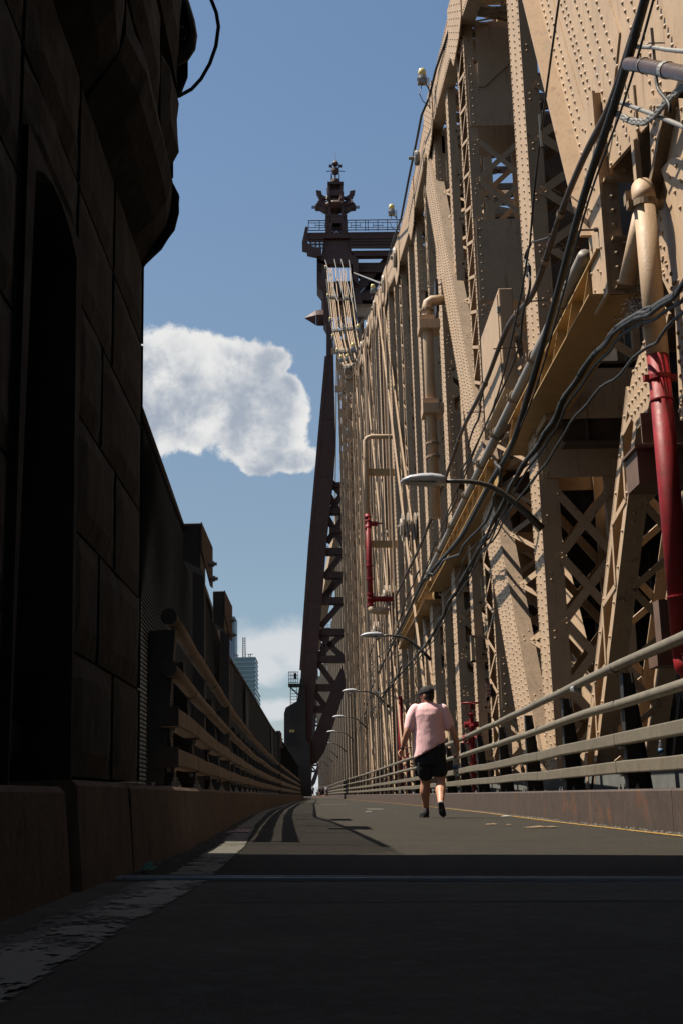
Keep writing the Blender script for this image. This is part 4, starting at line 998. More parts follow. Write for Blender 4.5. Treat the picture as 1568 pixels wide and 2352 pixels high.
for x in (250, 375, 445, 690, 785, 895, 925, 1037, 1147, 1280, 1400): tbar(rl, Z4(x, 1004), Z4(x, 1120), .07, .07, -.9)
for x0 in (328, 732, 985):
    for x in (x0, x0 + 108): tbar(rl, Z4(x, 1034), Z4(x, 1088), .05, .05, -.9)
    tbar(rl, Z4(x0, 1062), Z4(x0 + 108, 1062), .05, .05, -.9)
rl.build('platform_railing', brown, tw)
# portal bracing between the two tower legs (seen right of the spire)
b = MB()
tbar(b, Z4(740, 1435), Z4(1500, 1432), .7, 1, 1); tbar(b, Z4(740, 1475), Z4(1500, 1485), .5, 1, 1); tbar(b, Z4(780, 1780), Z4(1400, 1820), .8, 1, 1); tbar(b, Z4(800, 1925), Z4(1400, 1925), 1.0, 1, 1)
for (p, q_) in ((Z4(800, 1720), Z4(1180, 1290)), (Z4(850, 1760), Z4(1220, 1330)), (Z4(820, 1500), Z4(1060, 1740)), (Z4(965, 1450), Z4(1120, 1620)), (Z4(965, 1470), Z4(800, 1660)), (Z4(880, 1760), Z4(1130, 1420)), (Z4(930, 1760), Z4(1170, 1440)), (Z4(860, 1760), Z4(790, 1910)), (Z4(1080, 1500), Z4(940, 1780)), (Z4(1000, 1740), Z4(860, 1560))):
    tbar(b, p, q_, .42, .5, 1.3)
b.build('portal_bracing', brown, tw)
b = MB()
tbar(b, Z4(400, 1800), Z4(1500, 1800), 1.2, 1.5, 2)
b.build('portal_strut', brown, tw)
# right-hand tower leg far across the bridge
b = MB(); b.hexa([(16, YT, -1), (19, YT, -1), (19, YT + 2, -1), (16, YT + 2, -1), (16.5, YT, 54), (18.5, YT, 54), (18.5, YT + 2, 54), (16.5, YT + 2, 54)]); b.build('leg', brown, tw)
# spire
U = (PT(*Z4(600, 900)) - PT(*Z4(500, 900))).x / 100
def sc_(x, y): return PT(*Z4(x, y), 1.2)
b = MB(); z0 = PT(*Z4(560, 480), 1.2); b.lathe((z0.x, z0.y, 0), [(9 * U, z0.z), (9 * U, PT(*Z4(560, 262), 1.2).z)], 14); sp = b.build('spire', brown, tw)
def spr(nm, pts, dep, dy=0):
    b = MB(); b.prism([sc_(*p) + Vector((0, dy - dep / 2, 0)) for p in pts], (0, dep, 0)); return b.build(nm, brown, sp)
def sbar(b, p, q_, w): b.bar(sc_(*p), sc_(*q_), w, w * 1.2, (0, 1, 0))
for dy in (-.9, .9):
    spr('base_leg', [(458, 970), (525, 970), (510, 1185), (430, 1185)], .25, dy); spr('base_leg', [(620, 970), (672, 970), (718, 1185), (640, 1185)], .25, dy)
    spr('base_plate', [(500, 880), (650, 880), (650, 975), (500, 975)], .12, dy)
spr('base_leg', [(445, 1185), (500, 880), (475, 880), (440, 1120)], 1.8); spr('base_leg', [(700, 1185), (650, 880), (672, 880), (706, 1120)], 1.8)
b = MB()
for dy in (0,):
    for k in range(3):
        y0, y1 = 975 + k * 70, 1045 + k * 70
        sbar(b, (512, y0), (634, y1), .10); sbar(b, (634, y0), (512, y1), .10); sbar(b, (508, y1), (638, y1), .08)
        for (p, q_) in (((573, y0 + 5), (545, y0 + 35)), ((545, y0 + 35), (573, y0 + 65)), ((573, y0 + 65), (601, y0 + 35)), ((601, y0 + 35), (573, y0 + 5))): sbar(b, p, q_, .07)
b.build('base_lattice', brown, sp)
spr('bracket_scroll', [(442, 875), (470, 850), (478, 880), (472, 912), (445, 912)], 1.6); spr('bracket_scroll', [(692, 875), (664, 850), (656, 880), (664, 912), (690, 912)], 1.6)
spr('bracket_scroll', [(442, 925), (480, 925), (478, 966), (448, 962)], 1.7); spr('bracket_scroll', [(692, 925), (654, 925), (656, 966), (686, 962)], 1.7)
spr('collar', [(470, 880), (665, 880), (665, 897), (470, 897)], 2.0)
for dy in (-.6, .6):
    for x in (478, 625): spr('mid_leg', [(x, 600), (x + 28, 600), (x + 28, 885), (x, 885)], .3, dy)
b = MB(); sbar(b, (500, 840), (630, 880), .07); sbar(b, (630, 840), (500, 880), .07); sbar(b, (565, 600), (565, 880), .18); b.build('mid_lattice', brown, sp)
spr('upper_box', [(468, 490), (502, 490), (502, 602), (480, 602)], 1.2); spr('upper_box', [(650, 490), (616, 490), (616, 602), (640, 602)], 1.2); spr('upper_box', [(468, 488), (650, 488), (650, 512), (468, 512)], 1.5); spr('upper_box', [(480, 575), (645, 575), (645, 640), (480, 640)], 1.2)
b = MB(); sbar(b, (500, 515), (618, 575), .12); sbar(b, (618, 515), (500, 575), .12); b.build('upper_lattice', brown, sp)
for sgn in (1, -1):
    X_ = lambda x: 560 + sgn * (x - 560)
    spr('crown_arm', [(X_(335), 558), (X_(395), 567), (X_(405), 610), (X_(438), 632), (X_(478), 628), (X_(478), 642), (X_(400), 672), (X_(400), 720), (X_(365), 720), (X_(371), 640), (X_(356), 630), (X_(362), 612), (X_(343), 602)], .5)
    spr('crown_bracket', [(X_(335), 730), (X_(365), 700), (X_(480), 695), (X_(480), 815), (X_(430), 800), (X_(380), 770), (X_(325), 765)], .9)
    b = MB()
    for y in (732, 745, 757): sbar(b, (X_(284), y), (X_(335), y), .06)
    sbar(b, (X_(440), 640), (X_(440), 700), .12); sbar(b, (X_(454), 328), (X_(510), 326), .06)
    b.build('spike', brown, sp)
    spr('lantern_scroll', [(X_(486), 252), (X_(500), 262), (X_(520), 252), (X_(518), 282), (X_(500), 274), (X_(487), 284)], .3)
ax = lambda y: PT(*Z4(560, y), 1.2)
def lat(nm, prof):
    b = MB(); z0 = ax(prof[0][1]); b.lathe((z0.x, z0.y, 0), [(r * U, ax(y).z) for r, y in prof], 14); return b.build(nm, brown, sp, smooth=False)
lat('ball', [(20, 830), (50, 812), (95, 790), (128, 762), (136, 740), (120, 715), (75, 698), (50, 690)])
b = MB()
for k in range(8):
    a_ = k * math.pi / 4 + .3; c_ = ax(742); d_ = Vector((math.cos(a_), math.sin(a_), 0)); b.bar(c_ + d_ * 1.0, c_ + d_ * 1.9 + Vector((0, 0, .25)), .12, .4); b.bar(c_ + d_ * 1.6, c_ + d_ * 1.75 + Vector((0, 0, 1.3)), .1, .18)
b.build('crown_spikes', brown, sp, kind='stuff')
lat('figure', [(20, 840), (50, 760), (58, 700), (45, 640), (25, 605)])
lat('lower_ring', [(54, 492), (54, 478), (40, 470)]); lat('lantern_dome', [(54, 462), (52, 432), (35, 420), (8, 416)])
lat('lantern_ball', [(12, 372), (38, 355), (47, 330), (45, 300), (20, 288)])
lat('finial_cap', [(14, 270), (30, 262), (40, 240), (28, 220), (10, 206), (4, 200)]); lat('mast', [(2.2, 205), (1.4, 150), (.8, 98)])
b = MB()
for x in (-50, 45): sbar(b, (560 + x, 488), (560 + x * .95, 355), .09); sbar(b, (560 + x * .8, 300), (560 + x * .8, 258), .07)
sbar(b, (520, 430), (520, 370), .05); b.build('lantern_post', brown, sp)
# the next tower, far along the bridge, and its spire: copies of the same thing
c = copy_tree(tw); c.location = (tw.location.x - 2.0, tw.location.y + 300, 0); c['label'] = 'second brown bridge tower, tiny and far away at the end of the road'; c['category'] = 'tower'

# ================================================================== PIPES
def flange(b, c, r, ax_='Z'): b.lathe(c, [(r * 1.25, -.035), (r * 1.32, -.03), (r * 1.32, .03), (r * 1.25, .035)], 14, ax_)
sp1 = thing('standpipe', (3.7, 12.5, 0), 'large near standpipe, cream above and dark red below, rising behind the railing', 'standpipe')
MB().tube([(3.7, 12.5, 4.80), (3.7, 12.5, 6.60)], .118, 20).build('cream_pipe', cream, sp1, smooth=True)
MB().tube([(3.7, 12.5, 6.55), (3.705, 12.52, 6.68), (3.73, 12.62, 6.80), (3.80, 12.8, 6.87), (3.86, 13.05, 6.85)], .128, 20).build('elbow', cream, sp1, smooth=True)
MB().tube([(3.86, 13.05, 6.84), (3.74, 13.6, 6.1)], .105, 16).build('branch_pipe', cream, sp1, smooth=True)
b = MB(); b.lathe((3.7, 12.5, 6.55), [(.13, -.04), (.145, -.035), (.145, .035), (.13, .04)], 20); b.box(3.51, 3.57, 12.45, 12.55, 6.51, 6.59); b.box(3.83, 3.90, 12.45, 12.55, 6.51, 6.59); b.build('clamp', cream2, sp1)
b = MB(); b.lathe((3.86, 13.05, 6.83), [(.125, -.04), (.142, -.035), (.142, .035), (.125, .04)], 16, 'Y'); b.box(3.64, 3.71, 13.0, 13.1, 6.83, 6.98); b.build('clamp', cream2, sp1)
rp = MB().tube([(3.7, 12.5, 1.58), (3.7, 12.5, 4.81)], .115, 20).build('red_pipe', red, sp1, smooth=True)
b = MB(); b.lathe((3.7, 12.5, 4.55), [(.118, -.03), (.130, -.025), (.130, .025), (.118, .03)], 20); b.box(3.53, 3.58, 12.46, 12.54, 4.52, 4.58); b.box(3.82, 3.88, 12.46, 12.54, 4.52, 4.58)
b.lathe((3.7, 12.5, 4.30), [(.116, -.01), (.126, -.008), (.126, .008), (.116, .01)], 20); b.lathe((3.7, 12.5, 2.2), [(.116, -.01), (.126, -.008), (.126, .008), (.116, .01)], 20); b.build('red_clamp', red, rp)
MB().tube([(3.7, 12.5, 1.62), (3.71, 12.51, 1.5), (3.78, 12.55, 1.41), (3.9, 12.6, 1.38), (4.6, 12.9, 1.38)], .115, 14).build('foot_elbow', red, sp1, smooth=True)
mb_ = mat('brown_bracket_paint', (.22, .12, .075), .7, var=.2, scale=5)
b = MB(); b.box(3.60, 4.1, 13.0, 13.03, 3.98, 4.32); b.box(3.52, 4.1, 12.98, 13.5, 3.52, 3.90); b.box(3.48, 4.15, 12.9, 13.5, 3.90, 3.93); b.box(3.62, 4.1, 12.98, 13.2, 1.75, 2.25); b.box(3.55, 4.1, 12.95, 13.3, 1.55, 1.75); b.build('bracket', mb_, sp1)
sp2 = thing('drain_pipe', (3.55, 34.0, 0), 'tall cream drain pipe with two box brackets clamped to a truss post', 'pipe')
YD = 34.0
pz = lambda y, Y=YD, x=985: atY(x, y, Y).z
xp = atY(987, 900, YD).x
MB().tube([(xp, YD, pz(1190)), (xp, YD, pz(708)), (xp + .04, YD, pz(696)), (xp + .16, YD, pz(690)), (xp + .5, YD, pz(689))], .15, 14).build('pipe_run', cream, sp2, smooth=True)
b = MB()
for y in (712, 1019, 1050): flange(b, (xp, YD, pz(y)), .15)
b.build('coupling', cream2, sp2)
for (y0, y1) in ((742, 762), (933, 955)):
    b = MB(); b.box(xp - .26, xp + .34, YD - .35, YD + .4, pz(y1), pz(y0)); b.box(xp - .24, xp + .2, YD - .2, YD + .4, pz(y0), pz(y0 - 14)); b.build('box_bracket', cream, sp2)
YP = 57.0
sp3 = thing('standpipe', (2.6, YP, 0), 'far standpipe held out on arms, cream above and bright red below with a valve', 'standpipe')
Q = lambda x, y, dy=0: atY(x, y, YP) + Vector((0, dy, 0))
a = Q(838, 1012); xq = a.x; r_ = .12
zq = lambda y: Q(838, y).z
MB().tube([(xq, YP, zq(1183)), (xq, YP, zq(1012)), (xq + .1, YP, zq(1006)), (xq + .3, YP, zq(1003)), tuple(Q(962, 1003))], r_, 12).build('cream_pipe', cream, sp3, smooth=True)
MB().tube([(xq + .02, YP, zq(1392)), (xq, YP, zq(1181))], r_ * 1.05, 12).build('red_pipe', red, sp3, smooth=True)
b = MB()
for y in (1188, 1198, 1212, 1300, 1330, 1365, 1390): flange(b, (xq, YP, zq(y)), r_ * 1.1)
b.build('red_flange', red, sp3)
b = MB(); b.tube([tuple(Q(840, 1203)), tuple(Q(866, 1203))], .12, 8); b.tube([tuple(Q(846, 1196)), tuple(Q(846, 1210))], .12, 8); b.tube([tuple(Q(856, 1203)), tuple(Q(876, 1202))], .04, 6); b.build('valve', red, sp3)
b = MB(); b.tube([tuple(Q(843, 1376)), tuple(Q(905, 1376))], .13, 10); 
for x in (850, 858, 886): b.lathe(Q(x, 1376), [(.17, -.03), (.17, .03)], 10, 'X')
b.build('red_branch', red, sp3)
MB().tube([(xq + .02, YP, zq(1394)), (xq + .1, YP, zq(1402)), (xq + .3, YP, zq(1404)), tuple(Q(892, 1404))], .17, 10).build('cream_branch', cream, sp3, smooth=True)
for y in (1081, 1247):
    b = MB(); p, q_ = Q(836, y, .3), Q(926, y, .3); b.bar(p, q_, .25, .30); b.build('support_arm', ochre, sp3)
sp4 = thing('riser_pipe', (3.8, 45, 0), 'dark red riser pipe partly hidden among the posts behind the walker', 'pipe')
c_ = atX(917, 1600, 3.75); MB().tube([(3.75, c_.y, .5), (3.75, c_.y, c_.z)], .13, 10).build('pipe_run', red, sp4, smooth=True)
def valve(pxx, pyy, X, s, lab):
    c = atX(pxx, pyy, X); t = thing('hydrant_valve', tuple(c), lab, 'valve', group='red fire valves behind the railing')
    b = MB(); b.lathe(c, [(.10 * s, 0), (.10 * s, .05 * s), (.06 * s, .08 * s), (.05 * s, .28 * s), (.09 * s, .3 * s), (.09 * s, .34 * s), (.02 * s, .36 * s), (.02 * s, .62 * s)], 10); b.tube([c + Vector((-.18 * s, 0, .08 * s)), c + Vector((.18 * s, 0, .08 * s))], .07 * s, 8)
    for dx in (-.1, .1): b.bar(c + Vector((dx * s, 0, .32 * s)), c + Vector((dx * s, 0, .56 * s)), .02 * s, .03 * s, (0, 1, 0))
    b.build('valve_body', red, t)
    b = MB(); pts = [c + Vector((math.cos(q * math.pi / 8) * .22 * s, math.sin(q * math.pi / 8) * .22 * s, .60 * s)) for q in range(17)]; b.tube(pts, .018 * s, 6, cap=False)
    for q in range(4): b.bar(c + Vector((0, 0, .6 * s)), pts[q * 4], .02 * s, .015 * s)
    b.build('hand_wheel', red, t)
    b = MB()
    for i in range(14):
        aa = i * 1.3; p = c + Vector((math.cos(aa) * .14 * s, math.sin(aa) * .12 * s, -.1 * s - .03 * s * i % .25)); b.tube([p, p + Vector((math.cos(aa) * .1 * s, math.sin(aa) * .1 * s, -.05))], .03 * s, 6)
    b.tube([c + Vector((0, 0, 0)), (c.x, c.y, .2)], .07 * s, 8); b.build('outlet_cluster', red, t)
valve(1082, 1672, 3.75, 1.0, 'red fire valve with hand wheel just behind the top rail near the walker')
valve(936, 1748, 3.7, .9, 'smaller red fire valve showing left of the walker behind the rails')

# ================================================================== STREET LAMPS
def make_lamp():
    Y0 = 20.6; t = thing('street_lamp', (4.0, Y0, 4.0), '', 'street lamp', group='street lamps reaching over the road from the truss')
    A = lambda x, y: atY(x, y, Y0)
    b = MB(); pts = [A(*p) for p in ((1018, 1105), (1045, 1105), (1075, 1106), (1100, 1109), (1125, 1116), (1150, 1130), (1178, 1152), (1210, 1180), (1245, 1215))]
    b.tube(pts, [.038, .038, .04, .042, .045, .05, .055, .06, .065], 10); b.build('arm', mat('bronze_lamp_arm', (.09, .07, .05), .5, var=.2), t, smooth=True)
    # LED head: a flat rounded shell, tapering to its nose
    prof = [(918, 1100, .02, .004), (924, 1097, .13, .018), (940, 1094, .19, .035), (965, 1092.5, .21, .045), (990, 1092.5, .20, .05), (1010, 1095, .14, .052), (1022, 1098, .08, .045)]
    vs = []; fs = []; n = 16
    for (x, y, wy, hz) in prof:
        c = A(x, y + 8)
        for j in range(n):
            a = 2 * math.pi * j / n; vs.append(c + Vector((0, math.cos(a) * wy, max(-.8, math.sin(a)) * hz * 2.0)))
    for i in range(len(prof) - 1):
        for j in range(n): fs.append((i * n + j, i * n + (j + 1) % n, (i + 1) * n + (j + 1) % n, (i + 1) * n + j))
    fs += [tuple(range(n))[::-1], tuple((len(prof) - 1) * n + j for j in range(n))]
    b = MB(); b.add(vs, fs); h = b.build('lamp_head', greyp, t, smooth=True)
    c0, c1 = A(928, 1107), A(1000, 1113)
    b = MB(); b.hexa([c0 + Vector((0, -.12, -.015)), c1 + Vector((0, -.17, -.015)), c1 + Vector((0, .17, -.015)), c0 + Vector((0, .12, -.015)), c0 + Vector((0, -.12, .01)), c1 + Vector((0, -.17, .01)), c1 + Vector((0, .17, .01)), c0 + Vector((0, .12, .01))])
    b.build('lens', mat('lamp_lens', (.25, .25, .22), .2, var=.3, scale=30), h)
    b = MB(); c = A(982, 1093); b.lathe((c.x, c.y, c.z - .02), [(.05, 0), (.05, .06), (.02, .065)], 12); b.build('photocell', blacksteel, h)
    return t
lamp0 = make_lamp()
labs = ['nearest street lamp with grey head and curved arm over the road', 'second street lamp along the truss, its head beside the red standpipe', 'third street lamp from the viewer along the truss, just above the walker', 'fourth street lamp from the viewer along the truss', 'fifth street lamp from the viewer along the truss', 'sixth street lamp from the viewer along the truss', 'seventh small street lamp from the viewer', 'eighth small street lamp from the viewer', 'ninth tiny street lamp from the viewer', 'tenth tiny street lamp from the viewer', 'eleventh tiny street lamp from the viewer', 'farthest tiny street lamp at the end of the row']
lamp0['label'] = labs[0]
for i in range(1, 12):
    c = copy_tree(lamp0); y = 20.6 + 21.9 * i; c.location = (4.0 + bxs(y) * 1.15, y, 4.05 + .06 * math.sin(i * 2)); c['label'] = labs[i]

# ================================================================== CABLES
def wirepx(nm, pts, X, r, mt, lab, cat='cable', n=8, sag=0, jit=0, **kw):
    P_ = [atX(x, y, X) for x, y in pts]
    # smooth with a Catmull-Rom pass
    out = []
    for i in range(len(P_) - 1):
        p0 = P_[max(0, i - 1)]; p1 = P_[i]; p2 = P_[i + 1]; p3 = P_[min(len(P_) - 1, i + 2)]
        for k in range(5):
            t = k / 5; out.append(.5 * ((2 * p1) + (p2 - p0) * t + (2 * p0 - 5 * p1 + 4 * p2 - p3) * t * t + (3 * p1 - p0 - 3 * p2 + p3) * t ** 3))
    out.append(P_[-1])
    if jit: out = [p + Vector((noise.noise(p * 1.3 + Vector((i_, 0, 0))) * jit for i_ in (0, 9, 17))) for p in out]
    b = MB(); b.tube(out, r, n); o = b.build(nm, mt, smooth=True, label=lab, category=cat, **kw)
    return o, out
def ties(o, pts, r, step, name='cable_tie', mt=None):
    b = MB()
    for i in range(2, len(pts) - 1, step): d = (pts[i + 1] - pts[i]).normalized(); b.tube([pts[i] - d * .012, pts[i] + d * .012], r, 8)
    b.build(name, mt or blacksteel, o, kind='stuff')
main_px = [(1492, -60), (1480, 0), (1415, 225), (1340, 450), (1272, 700), (1220, 880), (1172, 1030), (1125, 1110), (1060, 1230), (1000, 1300), (965, 1345), (940, 1400), (900, 1480), (862, 1560), (820, 1650), (790, 1705), (765, 1750)]
o, pts = wirepx('power_cable', main_px, 3.45, .052, rubber, 'thickest black cable sweeping down along the truss from the upper corner'); ties(o, pts, .056, 5)
o, pts = wirepx('thin_cable', [(x + 12 + (6 if y < 300 else 0), y + 6) for x, y in main_px[:6]] + [(1195, 980)], 3.42, .014, rubber, 'thin black wire strapped along the thickest cable')
bun = [(1640, 560), (1568, 652), (1500, 705), (1400, 770), (1345, 830), (1300, 900), (1240, 1010), (1180, 1112), (1110, 1240), (1050, 1350), (1015, 1410), (985, 1470), (935, 1530), (900, 1570), (860, 1625), (820, 1668), (785, 1712), (760, 1752)]
for k in range(4):
    dx, dy = [(0, 0), (18, -16), (-10, 14), (14, 20)][k]
    pp = [(x + dx * (1 - i / 18), y + dy * (1 - i / 18)) for i, (x, y) in enumerate(bun)]
    o, pts = wirepx('bundled_cable', pp, 3.4 + .05 * (k % 2), [.027, .022, .024, .018][k], rubber, ['black cable, thickest of the drooping bundle crossing the truss', 'black cable along the upper side of the drooping bundle', 'black cable along the lower side of the drooping bundle', 'slim black cable hanging outermost in the drooping bundle'][k], jit=.07, group='bundled black cables')
    if k == 0: ties(o, pts, .034, 4)
o, pts = wirepx('thin_cable', [(1640, 640), (1568, 715), (1495, 790), (1430, 850), (1360, 905), (1300, 985), (1240, 1080), (1170, 1180), (1100, 1280), (1045, 1370)], 3.5, .018, rubber, 'loose thin wire sagging just below the cable bundle', jit=.08)
o, pts = wirepx('conduit_pipe', [(1500, -60), (1460, 60), (1400, 240), (1345, 350), (1300, 455), (1268, 545), (1222, 675), (1165, 750), (1113, 882), (1061, 988), (1025, 1090), (969, 1243), (925, 1335), (880, 1430), (850, 1500), (820, 1580), (795, 1650), (775, 1710)], 3.6, .047, rustp, 'rusty brown conduit pipe slanting down along the truss beside the cables', 'conduit')
b = MB()
for i in (22, 27, 33, 40, 46, 52, 58):
    p = pts[i]; d = (pts[i + 1] - p).normalized(); b.tube([p - d * .05, p + d * .05], .062, 10)
b.build('coupling', cream2, o)
b = MB()
for i in (26, 31, 37, 43): p = pts[i]; b.bar(p + Vector((-.10, 0, 0)), p + Vector((.45, 0, .02)), .02, .02)
b.build('conduit_hanger', cream2, o)
o, pts = wirepx('thin_cable', [(1292, -40), (1283, 0), (1262, 150), (1242, 300), (1226, 440), (1216, 560), (1213, 575), (1195, 680), (1172, 790), (1150, 880), (1122, 960), (1075, 1060), (1030, 1170), (990, 1270), (955, 1370)], 3.3, .016, rubber, 'thin black wire dropping steeply in front of the lattice post')
b = MB(); p = pts[15]; b.tube([p + Vector((0, 0, .25)), p + Vector((0, 0, -.25))], .03, 8); b.build('splice', blacksteel, o)
o2, pts2 = wirepx('thin_cable', [(1216, 558), (1235, 552), (1258, 545), (1262, 538)], 3.35, .012, rubber, 'short thin wire linking the steep wire to the conduit')
o2, pts2 = wirepx('thin_cable', [(1218, 560), (1205, 590), (1212, 620), (1216, 660), (1200, 720), (1190, 800), (1150, 900), (1110, 985), (1085, 1045), (1060, 1110)], 3.4, .02, rubber, 'tangled wire with a black splice hanging from the steep wire')
b = MB(); p = pts2[10]; b.lathe(p - Vector((0, 0, .12)), [(.02, 0), (.045, .03), (.05, .18), (.02, .24)], 8); b.build('splice', blacksteel, o2)
for k, (pp, X, r, lab) in enumerate((
    ([(1120, 880), (1095, 960), (1068, 1060), (1035, 1170), (985, 1290), (930, 1400), (880, 1500), (840, 1580), (800, 1660)], 3.55, .022, 'black wire running between the conduit and the thick cable'),
    ([(1140, 1060), (1150, 1085), (1120, 1180), (1050, 1270), (985, 1318), (965, 1340)], 3.4, .03, 'black cable looping from the beam end down to the truss'),
    ([(1180, 1160), (1080, 1270), (1020, 1370), (980, 1450), (935, 1520), (880, 1580)], 3.5, .012, 'thin dark wire parallel to the bundle at mid height'),
    ([(960, 1310), (925, 1400), (900, 1470), (850, 1530), (810, 1590), (790, 1660), (770, 1720)], 3.5, .03, 'far black wire drooping among the distant posts'),
    ([(925, 1530), (880, 1590), (850, 1600), (825, 1670), (795, 1690), (770, 1740)], 3.3, .035, 'tangled black wire at the far lamp arms'))):
    wirepx('thin_cable', pp, X, r, rubber, lab, jit=.12)
# items at the upper right corner, in front of the end post
o, pts = wirepx('grey_conduit', [(1456, 106), (1500, 108), (1540, 114), (1640, 122)], 3.5, .022, galv, 'pale grey conduit crossing the big riveted plate in the upper corner', 'conduit')
b = MB(); p = pts[5]; b.bar(p + Vector((0, .0, -.15)), p + Vector((0, 0, .22)), .03, .012, (0, 1, 0)); b.tube([p + Vector((-.05, 0, .05)), p + Vector((.12, 0, .05))], .008, 5); b.build('strap', galv, o)
o, pts = wirepx('brown_pipe', [(1444, 146), (1480, 150), (1530, 160), (1640, 182)], 3.45, .075, mat('brown_glazed_pipe', (.13, .065, .03), .35, var=.25, scale=6, spots=[(RUST, 8, .6, .7, .6)]), 'thick brown pipe with a hoop clamp in the upper corner', 'pipe', n=16)
b = MB(); p = pts[5]; d = (pts[6] - pts[5]).normalized(); b.tube([p - d * .01, p + d * .01], .085, 14); p = pts[10]; b.tube([p - d * .06, p + d * .06], .084, 14); b.build('hoop_clamp', galv, o)
# twisted grey cable
P_ = [atX(*p, 3.5) for p in ((1412, 258), (1450, 278), (1480, 280), (1505, 262), (1530, 232), (1568, 198), (1640, 150))]
pts = []
for i in range(len(P_) - 1):
    for k in range(12): pts.append(P_[i].lerp(P_[i + 1], k / 12))
b = MB()
for s_ in range(3):
    b.tube([p + Vector((0, math.sin(i * .5 + s_ * 2.1) * .022, math.cos(i * .5 + s_ * 2.1) * .022)) for i, p in enumerate(pts)], .020, 6)
b.build('twisted_cable', greycab, smooth=True, label='grey twisted cable curling up across the corner plates', category='cable')
wirepx('grey_conduit', [(1408, 228), (1440, 240), (1500, 262), (1568, 290), (1640, 320)], 3.55, .026, greycab, 'grey conduit sloping down under the twisted cable', 'conduit')
wirepx('black_strap', [(1506, 175), (1512, 205), (1535, 235), (1538, 260)], 3.42, .018, rubber, 'black strap dangling below the brown pipe', 'strap')
# nest of twigs and debris under the beam end
b = MB(); c = atX(1430, 690, 3.7); rn = random.Random(4)
for i in range(260):
    p = c + Vector((rn.gauss(.2, .07), rn.gauss(0, .16), rn.gauss(-.08, .06))); q_ = p + Vector((rn.uniform(-.1, .1), rn.uniform(-.25, .25), rn.uniform(-.1, .1))); b.bar(p, q_, .005, .005)
b.build('bird_nest', darksteel, kind='stuff', label='untidy clump of twigs caught under the end of the side beam', category='nest')

# ================================================================== BEACONS along the top chord
bc_px = [(969, 182, 33.6, 0), (899, 487, 48.5, 0), (855.8, 667, 63, 0), (822, 756, 76, 0), (810, 802, 84, 0), (796, 824, 88, 0), (783, 826, 90, 0), (774.6, 809, 94, 0), (764.4, 776, 100, 0), (759, 737, 103, 0), (753.3, 682, 108, 0), (748.4, 616, 112, 0)]
bl = ['largest yellow beacon on top of the chord, high above the near post', 'second yellow beacon, standing left of the chord beside the tower platform', 'yellow beacon on the chord level with the tower portal bracing', 'yellow beacon on the chord below the third one', 'yellow beacon just above the pair at the foot of the chain', 'right-hand beacon of the close pair at the foot of the chain', 'left-hand beacon of the close pair at the foot of the chain', 'lowest small beacon on the outer chain cable', 'second small beacon up the outer chain cable', 'third small beacon up the outer chain cable', 'fourth small beacon up the outer chain cable', 'topmost small beacon under the tower cap']
def make_beacon():
    t = thing('beacon_light', (0, 0, 0), '', 'beacon', group='yellow beacon lights along the chord')
    MB().lathe((0, 0, 0), [(.11, .10), (.112, .22), (.10, .29), (.06, .33), (.015, .345)], 14).build('dome', yel, t, smooth=True)
    b = MB(); b.lathe((0, 0, 0), [(.12, .0), (.12, .10), (.11, .11)], 12); b.box(-.13, .13, -.1, .1, -.12, .0); b.box(-.15, -.12, -.03, .03, -.02, .04); b.lathe((.06, -.1, -.05), [(.02, -.02), (.02, .0)], 6, 'Y'); b.build('housing', galv, t)
    b = MB(); b.tube([(-.02, 0, -.12), (-.05, 0, -.3), (-.10, 0, -.42), (.0, .1, -.6), (.18, .3, -.62)], .012, 5); b.tube([(.2, .3, .25), (.2, .3, -.7)], .018, 5); b.bar((.2, .3, -.1), (.1, .05, -.1), .03, .03); b.build('mount', blacksteel, t)
    return t
b0 = make_beacon()
for i, (x, y, Y, _) in enumerate(bc_px):
    c = b0 if i == 0 else copy_tree(b0)
    p = atY(x, y, Y); sc = [1, 1, 1.0, .95, 1.35, 1.0, 1.05, .95, 1, 1, .95, .85][i]
    c.location = p; c.scale = (sc * 1.1,) * 3; c['label'] = bl[i]
P_ = [atY(*p) for p in ((1062, -30, 27.5), (1040, 40, 29), (1022, 90, 30.4), (1000, 160, 32.6), (985, 225, 34), (967, 260, 35), (955, 330, 38), (938, 410, 41), (920, 500, 45), (905, 545, 50), (893, 585, 54), (880, 640, 60), (862, 700, 68), (838, 760, 76), (812, 835, 88), (795, 850, 90), (780, 830, 92), (770, 790, 98), (760, 740, 104), (750, 640, 111))]
b = MB(); b.tube([p + Vector((0, 0, .06 * math.sin(i * 2.2))) for i, p in enumerate(P_)], [.035 + .001 * i for i in range(len(P_))], 6); b.build('beacon_cable', rubber, smooth=True, label='black cable feeding the yellow beacons along the top chord', category='cable')
b = MB(); p = atY(958, 362, 38); b.lathe(p, [(.06, -.3), (.06, -.12), (.24, -.1), (.26, -.02), (.24, .06)], 16, 'X'); b.build('pin_cap', galv, TR)

